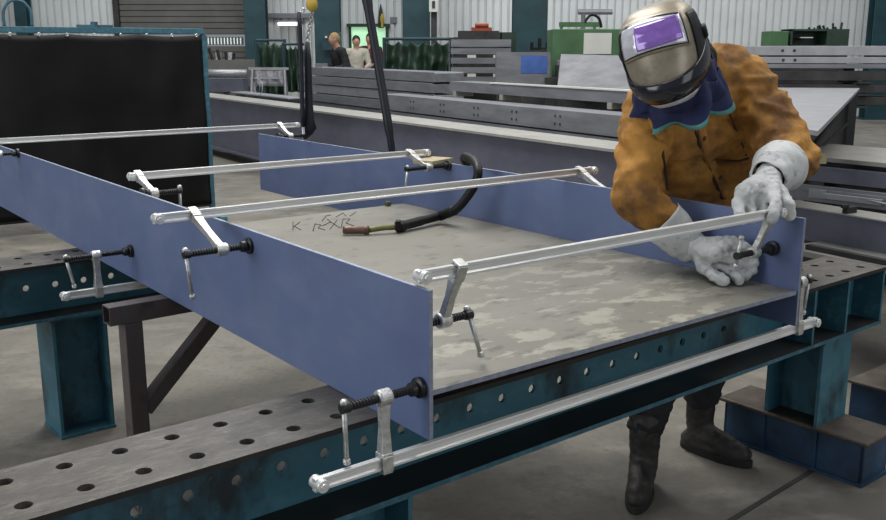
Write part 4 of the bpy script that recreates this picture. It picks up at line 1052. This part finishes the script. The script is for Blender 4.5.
# helmet
def helmet():
    hc = V3((.662, 2.90, 1.488))
    rot = Matrix.Rotation(R(-22), 3, 'Z') @ Matrix.Rotation(R(8), 3, 'X') @ Matrix.Rotation(R(-17), 3, 'Y')
    # side profile rows: z, half width, front depth (b), y centre
    rows_ = [(.158, .0, .0, .02), (.155, .045, .05, .02), (.142, .078, .085, .015), (.118, .100, .112, .01), (.09, .110, .126, .005), (.06, .114, .134, .0), (.03, .115, .140, .0), (0, .1145, .145, .0),
             (-.03, .112, .149, .0), (-.06, .107, .151, .0), (-.09, .098, .149, .0), (-.115, .086, .142, .0), (-.135, .072, .128, .0), (-.15, .055, .108, .0)]
    def lerp(z):
        for a, b in zip(rows_, rows_[1:]):
            if a[0] >= z >= b[0]:
                t_ = (a[0] - z) / (a[0] - b[0]); return [a[i] + (b[i] - a[i]) * t_ for i in range(4)]
        return rows_[-1] if z < 0 else rows_[0]
    def S(phi, z, off=0.):
        _, a, b, yc = lerp(z); z *= .94; s_, c_ = math.sin(phi), math.cos(phi)
        sx = math.copysign(abs(s_) ** .85, s_); cy = math.copysign(abs(c_) ** .85, c_)
        p = V3((a * sx, yc - (b if c_ > 0 else b * .55) * cy, z)); nn = V3((sx, -cy, .25 if z > .08 else (-.1 if z < -.08 else 0))).normalized()
        return hc - PO + rot @ (p + nn * off)
    def patch(name, ph0, ph1, z0, z1, off, mat, th=.004, nph=30, nz=20, f=None, par=P_):
        bm = bmn(); g = []
        for i in range(nph + 1):
            row = []
            for j in range(nz + 1):
                u_, v_ = i / nph, j / nz
                ph_, z_, o_ = ph0 + (ph1 - ph0) * u_, z0 + (z1 - z0) * v_, off
                if f: ph_, z_, o_ = f(u_, v_, ph_, z_, o_)
                row.append(bm.verts.new(S(ph_, z_, o_)))
            g.append(row)
        for i in range(nph):
            for j in range(nz): bm.faces.new((g[i][j], g[i + 1][j], g[i + 1][j + 1], g[i][j + 1]))
        bmesh.ops.remove_doubles(bm, verts=bm.verts, dist=1e-5)
        o = obj(name, bm, mat, par, True); s = o.modifiers.new('s', 'SOLIDIFY'); s.thickness = th; s.offset = 0; return o
    hb = patch('welding_helmet', R(-125), R(125), .158, -.15, 0, m_helm, .004, 60, 44)
    hb2 = hb
    # window surround: raised brow with darker rim
    def rnd(u_, v_, ph_, z_, o_):
        return ph_, z_ + .012 * math.sin(PI * u_), o_
    patch('window_surround', R(-49), R(49), .118, .012, .006, m_helm, .008, 30, 14, rnd, hb)
    patch('window_rim', R(-46), R(46), .111, .019, .0105, m_hblack, .004, 30, 14, rnd, hb)
    patch('filter_glass', R(-43), R(43), .106, .024, .0135, m_lensw, .002, 30, 14, rnd, hb)  # the part left of the violet serves as the painted white reflection
    patch('violet_filter', R(-17), R(38), .098, .031, .0155, m_lens, .001, 30, 14, lambda u_, v_, a, b, o: (a, b + .010, o), hb)
    # black side bands & chin guard
    for s in (-1, 1):
        patch('side_vent', R(62 * s), R(92 * s), .105, -.075, .003, m_hdull, .005, 10, 20, lambda u_, v_, a, b, o: (a, b, o + .002 * math.sin(v_ * PI)), hb)
    def ch(u_, v_, a, b, o):
        e = abs(u_ - .5) * 2
        return a, b + .11 * e ** 2.2 * (1 - v_ * .6), o + .008 * math.sin(v_ * PI)
    patch('chin_guard', R(-110), R(110), -.070, -.135, .004, m_hblack, .006, 50, 12, ch, hb)
    patch('chin_plate', R(-60), R(70), -.128, -.15, .002, m_bar, .005, 30, 6, None, hb)
    bm = bmn()
    for s in (-1, 1):
        q = S(R(96 * s), .03, .004); nn = (rot @ V3((s, .1, 0))).normalized(); lathe(bm, q - nn * .01, nn, [(0, .022), (.02, .022), (.024, .016)], 20)
    obj('pivot_knob', bm, m_hdull, hb)
    # dark leather hood behind
    blob('hood', [('e', hc + V3((.06, .08, -.0)), (.095, .085, .115), (0, 0, R(-30))), c(hc + V3((.06, .08, .02)), .07, NK + V3((.0, .04, .02)), .075)], m_hdull, P_, .01, 4, .006, 16, off=PO)
helmet()

# ================================================================== FAR WORKERS
def worker(label, x, Y, yaw, shirt, trs, hair, lean=0., h=1.75, arms=0):
    t = thing('person', label, 'person', (x, Y, 0), yaw)
    k = h / 1.75
    def q(a, b, z): return V3((a * k, (b - lean * max(0, z - .95)) * k, z * k))
    hd = q(0, -.03, 1.615)
    arm = []
    for s in (-1, 1):
        sh = q(.19 * s, 0, 1.42); el = q(.25 * s, -.06, 1.15); wr = q(.15 * s, -.30, 1.12)
        arm.append((sh, el, wr))
    pr = [c(q(0, 0, 1.0), .12, q(0, 0, 1.35), .13), c(q(0, 0, 1.4), .07, hd, .055), ('e', hd, (.072 * k, .088 * k, .11 * k), None), c(hd + V3((0, -.09, -.01)), .012, hd + V3((0, -.085, .02)), .01),
          ('e', hd + V3((.078, .0, 0)), (.012, .02, .03), None), ('e', hd + V3((-.078, .0, 0)), (.012, .02, .03), None)]
    for sh, el, wr in arm: pr += [c(sh, .05, el, .042), c(el, .04, wr, .028), c(wr, .03, wr + V3((0, -.09, -.02)), .022)]
    for s in (-1, 1): pr += [c(q(.09 * s, 0, .9), .09, q(.1 * s, -.01, .5), .06), c(q(.1 * s, -.01, .5), .058, q(.1 * s, 0, .08), .04), c(q(.1 * s, 0, .05), .04, q(.1 * s, -.16, .035), .032)]
    pr.append(c(q(-.08, 0, .93), .11, q(.08, 0, .93), .11))
    blob('body', pr, m_skin, t, .018, 2)
    sp = [c(q(0, 0, .98), .145, q(0, 0, 1.32), .15), c(q(-.13, 0, 1.41), .09, q(.13, 0, 1.41), .09), c(q(-.06, 0, 1.0), .125, q(.06, 0, 1.0), .125)]
    for sh, el, wr in arm: sp += [c(sh, .068, el, .056), c(el, .056, wr * .85 + el * .15, .042)]
    blob('jacket', sp, shirt, t, .018, 3, .008, 10)
    tp = [c(q(-.08, 0, .9), .125, q(.08, 0, .9), .125)]
    for s in (-1, 1): tp += [c(q(.09 * s, 0, .88), .11, q(.1 * s, -.01, .5), .08), c(q(.1 * s, -.01, .5), .08, q(.1 * s, 0, .1), .065)]
    blob('trousers', tp, trs, t, .018, 3)
    blob('hair', [('e', hd + V3((0, .02, .03)), (.083 * k, .095 * k, .10 * k), None)], hair, t, .012, 1)
    return t
mh_b = plain('blond_hair', (.30, .20, .09)); mh_d = plain('dark_hair', (.02, .015, .012))
worker('distant worker in black leaning at the dark bench, blond hair', pt(346, 17.6), 17.6, R(-60), plain('black_jersey', (.008, .008, .01)), m_trous, mh_b, .3, 1.80)
worker('distant worker in a pale shirt in front of the lit green doorway', pt(356.5, 19.6), 19.6, R(10), plain('pale_shirt', (.42, .40, .33)), m_trous, mh_d, 0, 1.78)
worker('distant worker in a dark red and black top beside the black cable', pt(370.5, 20.6), 20.6, R(-15), plain('dark_red_top', (.05, .008, .009)), m_trous, mh_d, 0, 1.84)

# ================================================================== LIGHT
W = bpy.data.worlds.new('world'); C.world = W; W.use_nodes = True
nt = W.node_tree; bg = nt.nodes['Background']
bg.inputs['Color'].default_value = (.86, .93, 1, 1); bg.inputs['Strength'].default_value = .25
def area(name, loc, rot, sx, sy, e, col=(1, 1, 1)):
    l_ = bpy.data.lights.new(name, 'AREA'); l_.shape = 'RECTANGLE'; l_.size = sx; l_.size_y = sy; l_.energy = e; l_.color = col
    o = bpy.data.objects.new(name, l_); COL.objects.link(o); o.location = loc; o.rotation_euler = rot; return o
area('skylight', (-1.5, 6.5, 7.2), (R(-8), R(-10), 0), 2.6, 9, 640, (1, .985, .95))
area('skylight', (4.5, 5.5, 7.2), (0, R(20), 0), 2.0, 8, 260, (1, .985, .95))
area('skylight', (0, 16, 7.4), (R(18), 0, 0), 18, 3.0, 900, (.97, .99, 1))
area('side_fill', (6, -3, 3.5), (R(78), 0, R(40)), 5, 4, 110, (.93, .97, 1))  # added fill from front right to brighten the bench web, no opening there
area('side_fill', (-9, -1.5, 3.2), (R(80), 0, R(-68)), 6, 4.5, 360, (.93, .97, 1))  # added fill from front left to brighten the upright plate faces
C.view_settings.view_transform = 'Standard'; C.view_settings.look = 'None'; C.view_settings.gamma = 1
C.view_settings.use_curve_mapping = False; C.view_settings.exposure = 0.0
